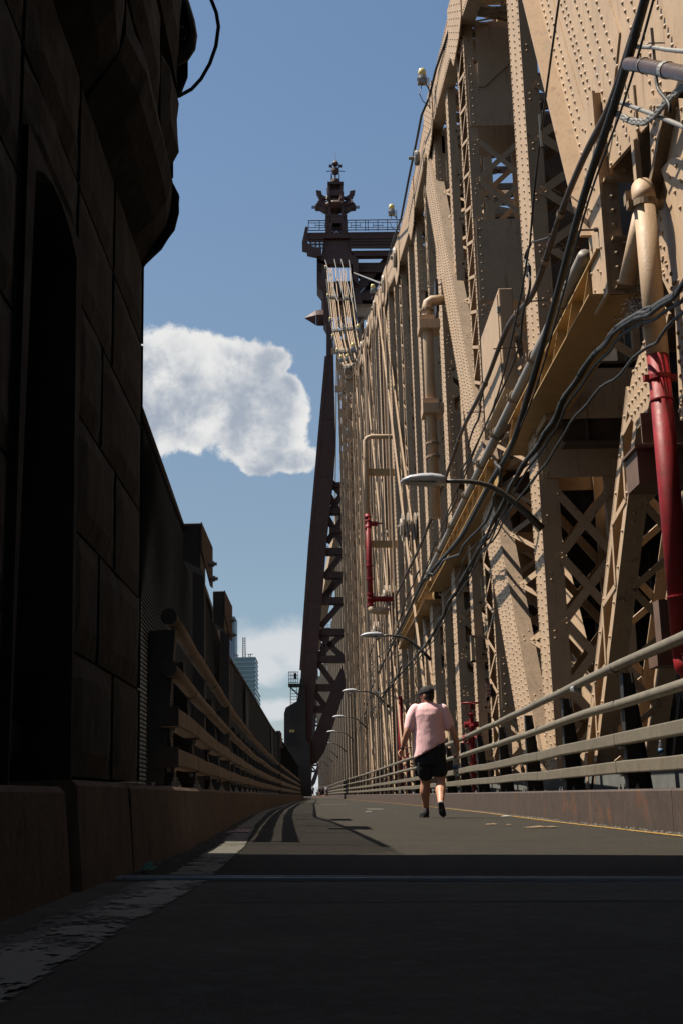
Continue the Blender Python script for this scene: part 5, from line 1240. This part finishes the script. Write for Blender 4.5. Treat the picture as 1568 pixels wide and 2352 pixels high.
# ================================================================== SIGN, brackets, boxes on the posts
sg = thing('hydrant_sign', tuple(atX(1118, 1590, 3.85)), 'small white sign lettered FIRE DEPT CONNECTION hung on a truss post', 'sign')
YS = atX(1118, 1590, 3.85).y - .1
def spt(x, y, d=0): return atY(x, y, YS) + Vector((0, d, 0))
b = MB(); b.prism([spt(1115, 1569), spt(1124, 1566), spt(1126, 1597), spt(1117, 1602)], (.0, .02, 0)); b.build('sign_board', mat('white_sign_enamel', (.6, .57, .52), .5, var=.05), sg)
def text(s, size, loc, rot, m_, par, xs=1):
    cu = bpy.data.curves.new('lettering', 'FONT'); cu.body = s; cu.size = size; cu.align_x = 'CENTER'; cu.align_y = 'CENTER'; cu.extrude = .002; cu.materials.append(m_)
    o = bpy.data.objects.new('lettering', cu); COL.objects.link(o); o.parent = par; o.location = Vector(loc) - wloc(par); o.rotation_euler = rot; o.scale = (xs, 1, 1)
    bpy.context.view_layer.update(); me = bpy.data.meshes.new_from_object(o.evaluated_get(bpy.context.evaluated_depsgraph_get())); q = bpy.data.objects.new('lettering', me); COL.objects.link(q)
    q.parent = par; q.location = o.location; q.rotation_euler = rot; q.scale = (xs, 1, 1); bpy.data.objects.remove(o); return q
redl = mat('sign_red', (.45, .03, .03), .5)
cs = spt(1120.4, 1583, -.006)
for i, wd in enumerate(('FIRE', 'DEPT', 'CONNEC-', 'TION')): text(wd, .075, cs + Vector((0, 0, .11 - .075 * i)), (R(90), 0, 0), redl, sg, .62 if len(wd) < 6 else .42)
b = MB(); b.prism([spt(1115, 1570, -.004), spt(1124, 1567, -.004), spt(1124.2, 1570, -.004), spt(1115.2, 1573, -.004)], (0, -.003, 0)); b.prism([spt(1117, 1597, -.004), spt(1126, 1593, -.004), spt(1126, 1596, -.004), spt(1117, 1600, -.004)], (0, -.003, 0)); b.build('sign_border', redl, sg)
b = MB(); p = spt(1128, 1585, .1); b.box(p.x - .02, p.x + .10, p.y, p.y + .15, p.z - .14, p.z + .14); b.build('sign_bracket', blacksteel, sg)
# grey service box on the side of the post near the beam
jb = thing('service_box', tuple(atX(1145, 790, 3.8)), 'cream steel service cabinet fixed at the end of the side beam', 'cabinet')
c = atX(1145, 792, 3.75); b = MB(); b.box(3.72, 4.0, c.y - .5, c.y + 2.2, c.z - 1.1, c.z + 1.0); o = b.build('cabinet_body', cream, jb); bevel(o, .02)
b = MB(); b.box(3.70, 3.72, c.y - .4, c.y + 2.1, c.z - 1.0, c.z + .9); b.build('door', cream, jb)
b = MB(); [b.box(3.68, 3.74, c.y - .5, c.y - .42, c.z + k, c.z + k + .12) for k in (-.7, .5)]; b.build('hinge', galv, jb)
fb = thing('black_bracket', tuple(atX(1004, 670, 3.8)), 'black steel clamp plate bolted to a cream post beside the drain pipe', 'bracket')
c = atX(1004, 682, 3.8); b = MB(); b.box(3.72, 3.80, c.y - .3, c.y + .25, c.z - .55, c.z + .45); b.bar((3.5, c.y, c.z + .3), (4.3, c.y - .5, c.z + .3), .03, .03); b.bar((3.5, c.y, c.z - .3), (4.3, c.y - .5, c.z - .3), .03, .03); b.build('clamp_plate', blacksteel, fb)
# light frame bracket on the slender strut
c = atX(1085, 1520, 3.9); b = MB()
for (y0, y1, x0, x1) in ((1459, 1463, 1083, 1120), (1516, 1520, 1083, 1120), (1459, 1520, 1083, 1088)):
    a_, c_ = atY(x0, y1, c.y), atY(x1, y0, c.y); b.box(a_.x, c_.x, c.y, c.y + .25, a_.z, c_.z)
b.build('frame_bracket', cream, label='cream rectangular frame bracket joining two slender posts above the railing', category='bracket')

# ================================================================== FAR BUILDINGS
def pbld(nm, px0, px1, ptop, Y, dep, m_, floors, lab, band, vert=False):
    a, c = atY(px0, ptop, Y), atY(px1, ptop, Y); t = thing(nm, (a.x, Y, -40), lab, 'building')
    z1 = a.z; o = MB().box(a.x, c.x, Y, Y + dep, -40, z1).build('glass_wall', m_, t)
    h = (z1 + 40) / floors
    bm_ = MB(); bm_.box(a.x - .4, c.x + .4, Y - .5, Y + dep, 0, h * .26); me = bm_.mesh('floor_band', band, (a.x, Y, 0))
    for i in range(floors):
        z = -40 + h * (i + .8)
        if z > 40: inst('floor_band', me, (a.x, Y, z), None, t)
    if vert:
        b = MB()
        for x in np.linspace(a.x, c.x, 12): b.box(x - .25, x + .25, Y - .9, Y - .4, -40, z1 + .5)
        b.build('mullion', facade, t)
    return t, a, c
t1, a, c = pbld('glass_tower', 490, 539, 1418, 1300, 40, glassb, 90, 'tall blue glass tower rising behind the fence against the cloud', mat('blue_spandrel', (.42, .58, .75), .3, var=.1, scale=.1), True)
t2, a, c = pbld('office_tower', 536, 586, 1511, 900, 40, glassg, 44, 'green glass office tower with a lattice mast on its roof', facade)
b = MB(); m0 = atY(561, 1511, 905); zt = atY(561, 1464, 905).z; w = 1.1
for sx in (-w, w):
    for sy in (-w, w): b.bar((m0.x + sx, 905 + sy, m0.z), (m0.x + sx * .7, 905 + sy, zt), .35, .35)
z = m0.z
while z < zt - 2: b.bar((m0.x - w, 905 - w, z), (m0.x + w, 905 - w, z + 1.6), .25, .25, (0, 1, 0)); b.bar((m0.x + w, 905 - w, z), (m0.x - w, 905 - w, z + 1.6), .25, .25, (0, 1, 0)); z += 1.6
b.build('roof_mast', darksteel, t2)
b = MB()
for x, h in ((541, 1503), (546, 1505), (572, 1503), (576, 1502)): p = atY(x, 1511, 905); b.bar(p, (p.x, p.y, atY(x, h, 905).z), .5, .5)
b.bar(atY(568, 1503, 905), atY(582, 1503, 905), .4, .4); b.bar(atY(539, 1505, 905), atY(549, 1505, 905), .4, .4); b.build('roof_antenna', darksteel, t2)
t3, a, c = pbld('low_tower', 575, 593, 1592, 1100, 40, glassb, 36, 'lower blue glass block peeking over the fence beside the office tower', facade)

# ================================================================== LITTER
def crumple(nm, c, rx, ry, rz_, m_, lab, cat, seed=1, n=40):
    rn = random.Random(seed); b = MB(); vs = []; fs = []
    K = 9
    for i in range(K):
        for j in range(K):
            u, v = i / (K - 1) * 2 - 1, j / (K - 1) * 2 - 1; nn = noise.fractal(Vector((u * 2.2 + seed, v * 2.2, seed * 3.1)), .8, 2.2, 4)
            vs.append((c[0] + rx * (u + .25 * nn), c[1] + ry * (v + .3 * nn), c[2] + rz_ * (.15 + max(0, 1 - u * u * .8 - v * v * .8) * (.7 + .9 * nn))))
    for i in range(K - 1):
        for j in range(K - 1): fs.append((i * K + j, i * K + K + j, i * K + K + j + 1, i * K + j + 1))
    b.add(vs, fs); o = b.build(nm, m_, label=lab, category=cat); so = o.modifiers.new('s', 'SOLIDIFY'); so.thickness = .002; return o
crumple('crumpled_paper', (-.74, 5.55, .028), .028, .07, .035, green, 'crumpled green paper or mask lying in the gap at the barrier foot', 'litter', 2)
crumple('food_wrapper', (-.72, 11.3, .024), .10, .2, .03, pinkp, 'crumpled pink wrapper lying against the shaded barrier', 'litter', 4)
for i, (x, y, s, lab) in enumerate(((1.9, 14.3, .07, 'dry tan leaf lying flat on the road behind the walker'), (2.25, 13.1, .16, 'long pale strip of bark or card lying near the yellow line'), (2.05, 14.0, .03, 'tiny dark leaf beside the dry tan leaf'), (2.9, 20, .08, 'white scrap of paper on the yellow line past the walker'), (.95, 25.5, .06, 'white scrap of paper on the sunlit road left of the walker'))):
    crumple('leaf_scrap', (x, y, rz(x) + .006), s, s * .8, .012, leafm if i < 3 else patchm, lab, 'litter', 6 + i)
bt_ = mat('clear_plastic', (.75, .8, .82), .08, var=.03); 
for n_ in bt_.node_tree.nodes:
    if n_.type == 'BSDF_PRINCIPLED': n_.inputs['Transmission Weight'].default_value = .85; n_.inputs['IOR'].default_value = 1.2
labm = mat('bottle_blue_label', (.08, .22, .42), .5, var=.3, scale=40); capw = mat('bottle_cap', (.6, .62, .65), .4)
def bottle(c, lab, hang=0):
    c = Vector(c); t = thing('water_bottle', tuple(c), lab, 'bottle')
    MB().lathe(c, [(.030, 0), (.033, .008), (.033, .06), (.031, .065), (.033, .07), (.033, .13), (.030, .15), (.016, .185), (.0125, .19), (.0125, .205)], 16).build('bottle_body', bt_, t, smooth=True)
    MB().lathe(c, [(.0338, .075), (.0338, .125)], 16).build('bottle_label', labm, t, smooth=True); MB().lathe(c, [(.015, .198), (.015, .215), (.012, .217)], 12).build('bottle_cap', capw, t)
    return t
p = atX(1523, 1742, 3.99); bottle((3.97, p.y, .625), 'empty clear water bottle standing behind the lowest rail under the red pipe')

# ================================================================== PEOPLE
skin = mat('skin', (1.0, .50, .32), .5, var=.06, scale=8, spec=.4)
def cloth(name, col, rough=.85, fold=.6, st=(9, 9, 1.6)):
    m_ = mat(name, col, rough, var=.05, scale=6)
    t = m_.node_tree; b = t.nodes['Principled BSDF']; b.inputs['Sheen Weight'].default_value = .2 if col[0] > .1 else 0
    tcn = t.nodes.new('ShaderNodeTexCoord'); mp = t.nodes.new('ShaderNodeMapping'); mp.inputs['Scale'].default_value = st; t.links.new(tcn.outputs['Object'], mp.inputs[0])
    n = t.nodes.new('ShaderNodeTexNoise'); n.inputs['Scale'].default_value = 1.6; n.inputs['Detail'].default_value = 3; n.inputs['Distortion'].default_value = .6; t.links.new(mp.outputs[0], n.inputs[0])
    bp = t.nodes.new('ShaderNodeBump'); bp.inputs['Strength'].default_value = fold; bp.inputs['Distance'].default_value = .05; t.links.new(n.outputs['Fac'], bp.inputs['Height']); t.links.new(bp.outputs[0], b.inputs['Normal'])
    return m_
pink = cloth('pink_cotton_tshirt', (1.95, 1.16, 1.18), fold=.14, st=(5, 5, 1.1)); navy = cloth('navy_shorts_fabric', (.010, .011, .022), fold=.4); capm = cloth('black_cap_fabric', (.012, .010, .014), fold=.1)
shoe = mat('dark_running_shoe', (.022, .018, .022), .7, var=.4, scale=30); sockm = mat('white_sock', (.65, .6, .6), .9); hairm = mat('black_hair', (.012, .009, .008), .6, var=.4, scale=60)
shade_l = mat('blue_sunglass_lens', (.03, .05, .25), .08, spec=1)
def remesh(o, v, smooth=2):
    r = o.modifiers.new('r', 'REMESH'); r.mode = 'VOXEL'; r.voxel_size = v; r.use_smooth_shade = True
    if smooth: s_ = o.modifiers.new('s', 'SMOOTH'); s_.iterations = smooth; s_.factor = .5
def ell(b, c, rx, ry, rz_, rot=None, n=14, k=9):
    vs = []; fs = []
    for i in range(k + 1):
        t = math.pi * (i / k); 
        for j in range(n):
            a = 2 * math.pi * j / n; v = Vector((math.sin(t) * math.cos(a) * rx, math.sin(t) * math.sin(a) * ry, math.cos(t) * rz_))
            if rot is not None: v = rot @ v
            vs.append(Vector(c) + v)
    for i in range(k):
        for j in range(n): fs.append((i * n + j, (i + 1) * n + j, (i + 1) * n + (j + 1) % n, i * n + (j + 1) % n))
    b.add(vs, fs)
def limb(b, pts, rad, n=12, sub=4):
    P_ = [Vector(p) for p in pts]; out = []; rr_ = []
    for i in range(len(P_) - 1):
        p0 = P_[max(0, i - 1)]; p1 = P_[i]; p2 = P_[i + 1]; p3 = P_[min(len(P_) - 1, i + 2)]
        for k in range(sub):
            t = k / sub; out.append(.5 * ((2 * p1) + (p2 - p0) * t + (2 * p0 - 5 * p1 + 4 * p2 - p3) * t * t + (3 * p1 - p0 - 3 * p2 + p3) * t ** 3))
            tt = t * t * (3 - 2 * t); rr_.append(rad[i] * (1 - tt) + rad[i + 1] * tt)
    out.append(P_[-1]); rr_.append(rad[-1]); b.tube(out, rr_, n)
    ell(b, out[0], rr_[0], rr_[0], rr_[0]); ell(b, out[-1], rr_[-1], rr_[-1], rr_[-1])
def rings(b, R_, n=20):
    vs = []; fs = []
    for (c, rx, ry) in R_:
        for j in range(n):
            a = 2 * math.pi * j / n; vs.append((c[0] + math.cos(a) * rx, c[1] + math.sin(a) * ry, c[2] if not callable(c[2]) else c[2](math.cos(a) * rx)))
    for i in range(len(R_) - 1):
        for j in range(n): fs.append((i * n + j, i * n + (j + 1) % n, (i + 1) * n + (j + 1) % n, (i + 1) * n + j))
    fs.append(tuple(range(n))[::-1]); fs.append(tuple((len(R_) - 1) * n + j for j in range(n))); b.add(vs, fs)

YM = 18.95
J = lambda z_, y_, dy=0: atY(878.3 + z_ / 6.248, 1537 + y_ / 6.248, YM + dy)      # crop pixels -> the walker's plane
man = thing('person', (1.66, YM, rz(1.66)), 'person in pink t-shirt, navy shorts and black cap walking away, water bottle in hand', 'person')
b = MB()
limb(b, [J(600, 1300), J(605, 1450, .05), J(612, 1620, .14), J(604, 1760, .17), J(614, 1900, .24), J(624, 2045, .30)], [.125, .112, .074, .080, .056, .040])
limb(b, [J(780, 1300), J(800, 1450, .0), J(830, 1630, -.02), J(828, 1740, -.16), J(830, 1840, -.28), J(828, 1925, -.40)], [.125, .112, .072, .079, .056, .040])
limb(b, [J(440, 610), J(395, 740, .0), J(352, 895, -.03), J(320, 1010, .02), J(280, 1140, .08)], [.075, .058, .047, .050, .030])
limb(b, [J(870, 620), J(935, 745), J(1000, 890, -.04), J(1045, 1010, .0), J(1078, 1160, .07)], [.075, .058, .047, .049, .030])
limb(b, [J(650, 470), J(650, 540)], [.068, .08]); rings(b, [(J(650, 560), .16, .09), (J(650, 800), .19, .13), (J(660, 1200), .18, .14), (J(680, 1330), .17, .15)])
hc = J(632, 372, .01); rot = Matrix.Rotation(R(58), 3, 'Z')      # head turned to the left
ell(b, hc + Vector((0, 0, -.005)), .082, .104, .125, rot, 18, 12)
fdir = rot @ Vector((0, 1, 0)); sdr = rot @ Vector((1, 0, 0))
ell(b, hc + fdir * .03 + Vector((0, 0, -.065)), .062, .075, .075, rot)        # jaw
ell(b, hc + fdir * .107 + Vector((0, 0, -.015)), .014, .022, .028, rot)       # nose
ell(b, hc + fdir * .088 + Vector((0, 0, -.063)), .024, .020, .014, rot)       # lips
ell(b, hc + fdir * .082 + Vector((0, 0, -.105)), .026, .024, .022, rot)       # chin
ell(b, hc + fdir * .080 + Vector((0, 0, .025)), .05, .03, .02, rot)           # brow
for sg_ in (1, -1): ell(b, hc - fdir * .005 - sdr * (-sg_) * .084 + Vector((0, 0, -.012)), .014, .026, .036, rot)
def hand(b, wrist, dirn, palm_n, grip, thumb_side, s=1.0):
    """palm with four bent fingers of unequal length and a thumb leaving the side of the palm"""
    d = dirn.normalized(); pn = (palm_n - d * palm_n.dot(d)).normalized(); w = d.cross(pn).normalized() * thumb_side
    for i in range(5): ell(b, wrist + d * (.02 + .017 * i) * s, .030 * s, .030 * s, .030 * s) if False else None
    rotm = Matrix((w, pn, d)).transposed(); ell(b, wrist + d * .048 * s, .040 * s, .017 * s, .056 * s, rotm)
    for i, (off, L_) in enumerate(((-.030, .066), (-.010, .082), (.010, .088), (.029, .080))):
        p = wrist + d * (.085 - .008 * abs(off) * 30 / 1) * s + w * off * s; a = .25; pts = [p - d * .02 * s, p]
        for k in range(3):
            a += grip[k]; p = p + (d * math.cos(a) + pn * math.sin(a)) * L_ * [.42, .32, .26][k] * s; pts.append(p)
        limb(b, pts, [.0105 * s, .0105 * s, .0098 * s, .009 * s, .008 * s], 8, 2)
    p = wrist + d * .03 * s + w * .030 * s
    limb(b, [p, p + (d * .6 + w * .8).normalized() * .035 * s, p + (d * .85 + w * .55 + pn * .3).normalized() * .062 * s, p + (d * .95 + w * .35 + pn * .5).normalized() * .088 * s], [.014 * s, .013 * s, .011 * s, .0095 * s], 8, 2)
hand(b, J(278, 1145, .08), Vector((-.10, .10, -1)), Vector((.55, -.75, 0)), (.35, .45, .3), 1, 1.1)
wr = J(1080, 1165, .07)
hand(b, wr, Vector((-.12, .05, -1)), Vector((-.9, .35, 0)), (.75, .95, .7), -1, 1.05)
body = b.build('body', skin, man); remesh(body, .0068, 3)
# t-shirt
b = MB(); hz = lambda x: J(450, 1278).z + (J(890, 1040).z - J(450, 1278).z) * min(1, max(0, (x + .23) / .42)) ** 1.15
mid = lambda t: (lambda x: J(650, 800).z * (1 - t) + hz(x) * t)
cx = J(655, 800).x
rings(b, [((J(645, 486).x, YM, J(645, 486).z), .085, .075), ((J(645, 505).x, YM, J(645, 505).z), .15, .088), ((J(645, 535).x, YM, J(645, 535).z), .205, .105), ((J(645, 580).x, YM, J(645, 580).z), .245, .13),
          ((J(650, 660).x, YM, J(650, 660).z), .245, .155), ((cx, YM, J(650, 800).z), .228, .165), ((cx + .0, YM, mid(.3)), .232, .175), ((cx + .005, YM, mid(.6)), .24, .185), ((cx + .005, YM, mid(.85)), .248, .19), ((cx + .005, YM, mid(1)), .252, .192)], 32)
limb(b, [J(470, 580), J(415, 690), J(390, 832)], [.088, .090, .088], 16); limb(b, [J(850, 580), J(905, 690), J(945, 815)], [.088, .090, .088], 16)
sh = b.build('shirt', pink, man); remesh(sh, .010, 4)
txt = bpy.data.textures.new('folds', 'CLOUDS'); txt.noise_scale = .11; txt.noise_depth = 2
dm = sh.modifiers.new('d', 'DISPLACE'); dm.texture = txt; dm.strength = .007; dm.mid_level = .5; dm.texture_coords = 'LOCAL'
# shorts
b = MB(); rings(b, [((J(690, 1040).x, YM, J(690, 1045).z), .20, .15), (J(690, 1150), .225, .165), (J(690, 1280), .228, .17), (J(695, 1370), .22, .16)])
limb(b, [J(600, 1300), J(603, 1420, .03), J(612, 1490, .06)], [.125, .128, .126], 16); limb(b, [J(785, 1300), J(800, 1400, .0), J(808, 1450, -.01)], [.13, .132, .132], 16)
so_ = b.build('shorts', navy, man); remesh(so_, .011, 3)
MB().tube([J(802, 1075, -.17), J(800, 1110, -.175)], .012, 8).build('key_tag', shade_l, man)
# cap, hair, sunglasses
b = MB(); rr_ = [(.102, -.0), (.105, .03), (.100, .06), (.080, .095), (.045, .118), (.012, .126)]
vs = []; fs = []; n = 20
for r, h in rr_:
    for j in range(n): a = 2 * math.pi * j / n; vs.append(hc + Vector((0, 0, .012)) + rot @ Vector((math.cos(a) * r * .95, math.sin(a) * r * 1.12, 0)) + Vector((0, 0, h)))
for i in range(5):
    for j in range(n): fs.append((i * n + j, i * n + (j + 1) % n, (i + 1) * n + (j + 1) % n, (i + 1) * n + j))
fs += [tuple(range(n))[::-1], tuple(5 * n + j for j in range(n))]; b.add(vs, fs)
cp_ = b.build('cap', capm, man, smooth=True)
b = MB(); K = 9; vs = []
for i in range(K):
    a = -1.0 + 2.0 * i / (K - 1)
    for (rad, dz) in ((.095, .028), (.185 - .035 * abs(a) ** 2, .008)):
        vs.append(hc + rot @ Vector((math.sin(a) * rad * .85, math.cos(a) * rad * 1.05, dz)))
fs = [(2 * i, 2 * i + 1, 2 * i + 3, 2 * i + 2) for i in range(K - 1)]; b.add(vs, fs); o = b.build('cap_peak', capm, cp_, smooth=True); sm = o.modifiers.new('s', 'SOLIDIFY'); sm.thickness = .005
b = MB(); ell(b, hc - fdir * .025 + Vector((0, 0, -.022)), .092, .092, .098, rot, 16, 10); b.build('hair', hairm, man, smooth=True)
b = MB()
for sg_ in (1, -1): ell(b, hc + fdir * .094 + sdr * sg_ * .036 + Vector((0, 0, .008)), .030, .014, .020, rot)
b.bar(hc + fdir * .10 - sdr * .01 + Vector((0, 0, .012)), hc + fdir * .10 + sdr * .01 + Vector((0, 0, .012)), .006, .006)
for sg_ in (1, -1): b.bar(hc + fdir * .085 + sdr * sg_ * .064 + Vector((0, 0, .012)), hc - fdir * .0 + sdr * sg_ * .088 + Vector((0, 0, .012)), .006, .010)
b.build('sunglasses', shade_l, man)
b = MB(); p = J(283, 1128, .075); q_ = J(277, 1150, .082); b.tube([p, q_], .037, 14); b.build('wristband', blacksteel, man)
# shoes and socks
b = MB(); limb(b, [J(624, 2020, .30), J(624, 2060, .30)], [.043, .043]); b.build('sock', sockm, man, smooth=True)
b = MB(); limb(b, [J(832, 1925, -.41), J(838, 1945, -.42)], [.038, .038]); b.build('sock', sockm, man, smooth=True)
g0 = rz(1.6) + .004
a = J(612, 2100, .27)
b = MB(); hx = a.x; hy = YM + .25
limb(b, [(hx + .01, hy, g0 + .055), (hx - .005, hy + .08, g0 + .055), (hx - .03, hy + .17, g0 + .045), (hx - .045, hy + .25, g0 + .035)], [.048, .05, .046, .030]); b.tube([(hx + .01, hy, g0 + .07), (hx + .01, hy + .01, g0 + .125)], [.048, .042], 12)
s1 = b.build('shoe', shoe, man); remesh(s1, .008, 2)
b = MB(); b.prism([(hx - .04, hy - .045, g0), (hx + .05, hy - .045, g0), (hx + .045, hy + .15, g0), (hx + .0, hy + .285, g0), (hx - .085, hy + .27, g0), (hx - .075, hy + .12, g0)], (0, 0, .025)); b.build('sole', blacksteel, s1)
A_, B_, C_ = J(832, 1945, -.42), J(850, 2060, -.42), J(868, 2140, -.33); C_.z = g0 + .035
b = MB(); limb(b, [A_, A_.lerp(B_, .55), B_, C_], [.046, .052, .050, .034]); s2 = b.build('shoe', shoe, man); remesh(s2, .008, 2)
b = MB(); off = Vector((0, -.048, 0)); b.prism([A_ + off + Vector((-.035, 0, .03)), A_ + off + Vector((.035, 0, .03)), B_ + off + Vector((.05, 0, 0)), C_ + off * .8 + Vector((.04, 0, -.01)), C_ + off * .8 + Vector((-.035, 0, -.01)), B_ + off + Vector((-.045, 0, 0))], (0, .022, .004)); b.build('sole', blacksteel, s2)
bt = bottle(J(1050, 1530, .06), 'clear water bottle with blue label held by its neck in the walker\'s hand'); bt.scale = (1.22,) * 3

def far_person(x, y, h, top, bottom, lab, phase=1, hairc=hairm):
    g = rz(x); t = thing('person', (x, y, g), lab, 'person', group='people far along the bridge'); k = h / 1.75; V = lambda a, c, d: Vector((x + a * k, y + c * k, g + d * k))
    b = MB()
    limb(b, [V(-.09, 0, .9), V(-.10, .12 * phase, .48), V(-.10, .05 * phase, .08), V(-.10, .20 * phase, .03)], [.09, .06, .04, .03]); limb(b, [V(.09, 0, .9), V(.10, -.02 * phase, .48), V(.10, -.22 * phase, .12), V(.10, -.15 * phase, .04)], [.09, .06, .04, .03])
    limb(b, [V(-.2, 0, 1.4), V(-.27, -.04, 1.12), V(-.26, .1 * phase, .85)], [.05, .04, .03]); limb(b, [V(.2, 0, 1.4), V(.27, -.04, 1.12), V(.26, .05, .85)], [.05, .04, .03])
    limb(b, [V(0, 0, 1.4), V(0, 0, 1.55)], [.07, .06]); ell(b, V(0, .01, 1.64), .075, .09, .11); ell(b, V(0, .10, 1.62), .015, .02, .02)
    o = b.build('body', skin, t); remesh(o, .022, 1)
    b = MB(); rings(b, [(V(0, 0, 1.46), .11, .08), (V(0, 0, 1.38), .21, .11), (V(0, 0, 1.15), .19, .12), (V(0, 0, .9), .20, .13)], 14); limb(b, [V(-.2, 0, 1.38), V(-.26, -.03, 1.18)], [.07, .06]); limb(b, [V(.2, 0, 1.38), V(.26, -.03, 1.18)], [.07, .06]); b.build('shirt', top, t, smooth=True)
    b = MB(); rings(b, [(V(0, 0, .98), .19, .125), (V(0, 0, .82), .19, .13)], 14); limb(b, [V(-.09, .02, .85), V(-.10, .10 * phase, .5)], [.105, .085]); limb(b, [V(.09, .0, .85), V(.10, -.02, .5)], [.105, .085]); b.build('shorts', bottom, t, smooth=True)
    b = MB(); ell(b, V(0, -.015, 1.67), .082, .095, .10); b.build('hair', hairc, t, smooth=True)
w_ = cloth('pale_blue_shirt', (.50, .58, .62)); k_ = cloth('black_shirt', (.02, .02, .025)); ww = cloth('white_shirt', (.75, .73, .72)); bb = cloth('black_trousers', (.015, .015, .018)); gg = cloth('dark_purple_top', (.05, .03, .07))
far_person(-1.05, 182, 1.75, w_, bb, 'tiny person in pale blue shirt alone at the left of the far road')
far_person(.05, 186, 1.70, k_, bb, 'tiny person in black left of the small group far along the road', -1)
far_person(.42, 184, 1.66, gg, bb, 'tiny person in dark purple in the middle of the far group', 1)
far_person(.95, 180, 1.72, ww, bb, 'tiny person in white top right of the far group', -1)
far_person(-.35, 181, 1.15, ww, ww, 'very small pale figure, a child, between the far walkers', 1)

# pieces that stand apart become objects of their own
def split_apart(o, eps=.012):
    me = o.data; nv = len(me.vertices); par = list(range(nv))
    def find(i):
        while par[i] != i: par[i] = par[par[i]]; i = par[i]
        return i
    for p in me.polygons:
        r = find(p.vertices[0])
        for v in p.vertices[1:]: par[find(v)] = r
    co = np.empty(nv * 3); me.vertices.foreach_get('co', co); co = co.reshape(-1, 3); root = [find(i) for i in range(nv)]
    isl = {}
    for i, r in enumerate(root): isl.setdefault(r, []).append(i)
    boxes = [[co[v].min(0) - eps, co[v].max(0) + eps, list(v)] for v in isl.values()]
    ch = True
    while ch:
        ch = False
        for i in range(len(boxes)):
            for j in range(i + 1, len(boxes)):
                if (boxes[i][0] <= boxes[j][1]).all() and (boxes[j][0] <= boxes[i][1]).all():
                    a, b_ = boxes[i], boxes.pop(j); boxes[i] = [np.minimum(a[0], b_[0]), np.maximum(a[1], b_[1]), a[2] + b_[2]]; ch = True; break
            if ch: break
    if len(boxes) < 2 or len(boxes) > 60: return
    polys = [tuple(p.vertices) for p in me.polygons]; sm = bool(me.polygons[0].use_smooth)
    for k, bx_ in enumerate(boxes):
        idx = {v: i for i, v in enumerate(bx_[2])}; f = [tuple(idx[v] for v in p) for p in polys if p[0] in idx]
        m2 = bpy.data.meshes.new(me.name); m2.from_pydata(co[bx_[2]].tolist(), [], f)
        for mt_ in me.materials: m2.materials.append(mt_)
        if sm: m2.polygons.foreach_set('use_smooth', [True] * len(f))
        if k == 0: o.data = m2
        else:
            c = o.copy(); c.data = m2; COL.objects.link(c)
STEMS = {'end_cap', 'bracket', 'red_clamp', 'coupling', 'base_plate', 'clamp', 'red_flange', 'conduit_hanger', 'hoop_clamp', 'hinge', 'cable_tie', 'conduit_bracket', 'sign_border', 'lantern_post', 'spike', 'roof_antenna', 'portal_strut', 'bolt', 'near_box_flange', 'blocking_masonry', 'core', 'clamp_plate', 'sunglasses'}
for o in list(S.objects):
    if o.type == 'MESH' and o.name.split('.')[0] in STEMS and not o.get('kind') and o.data.users == 1 and not o.children: split_apart(o)
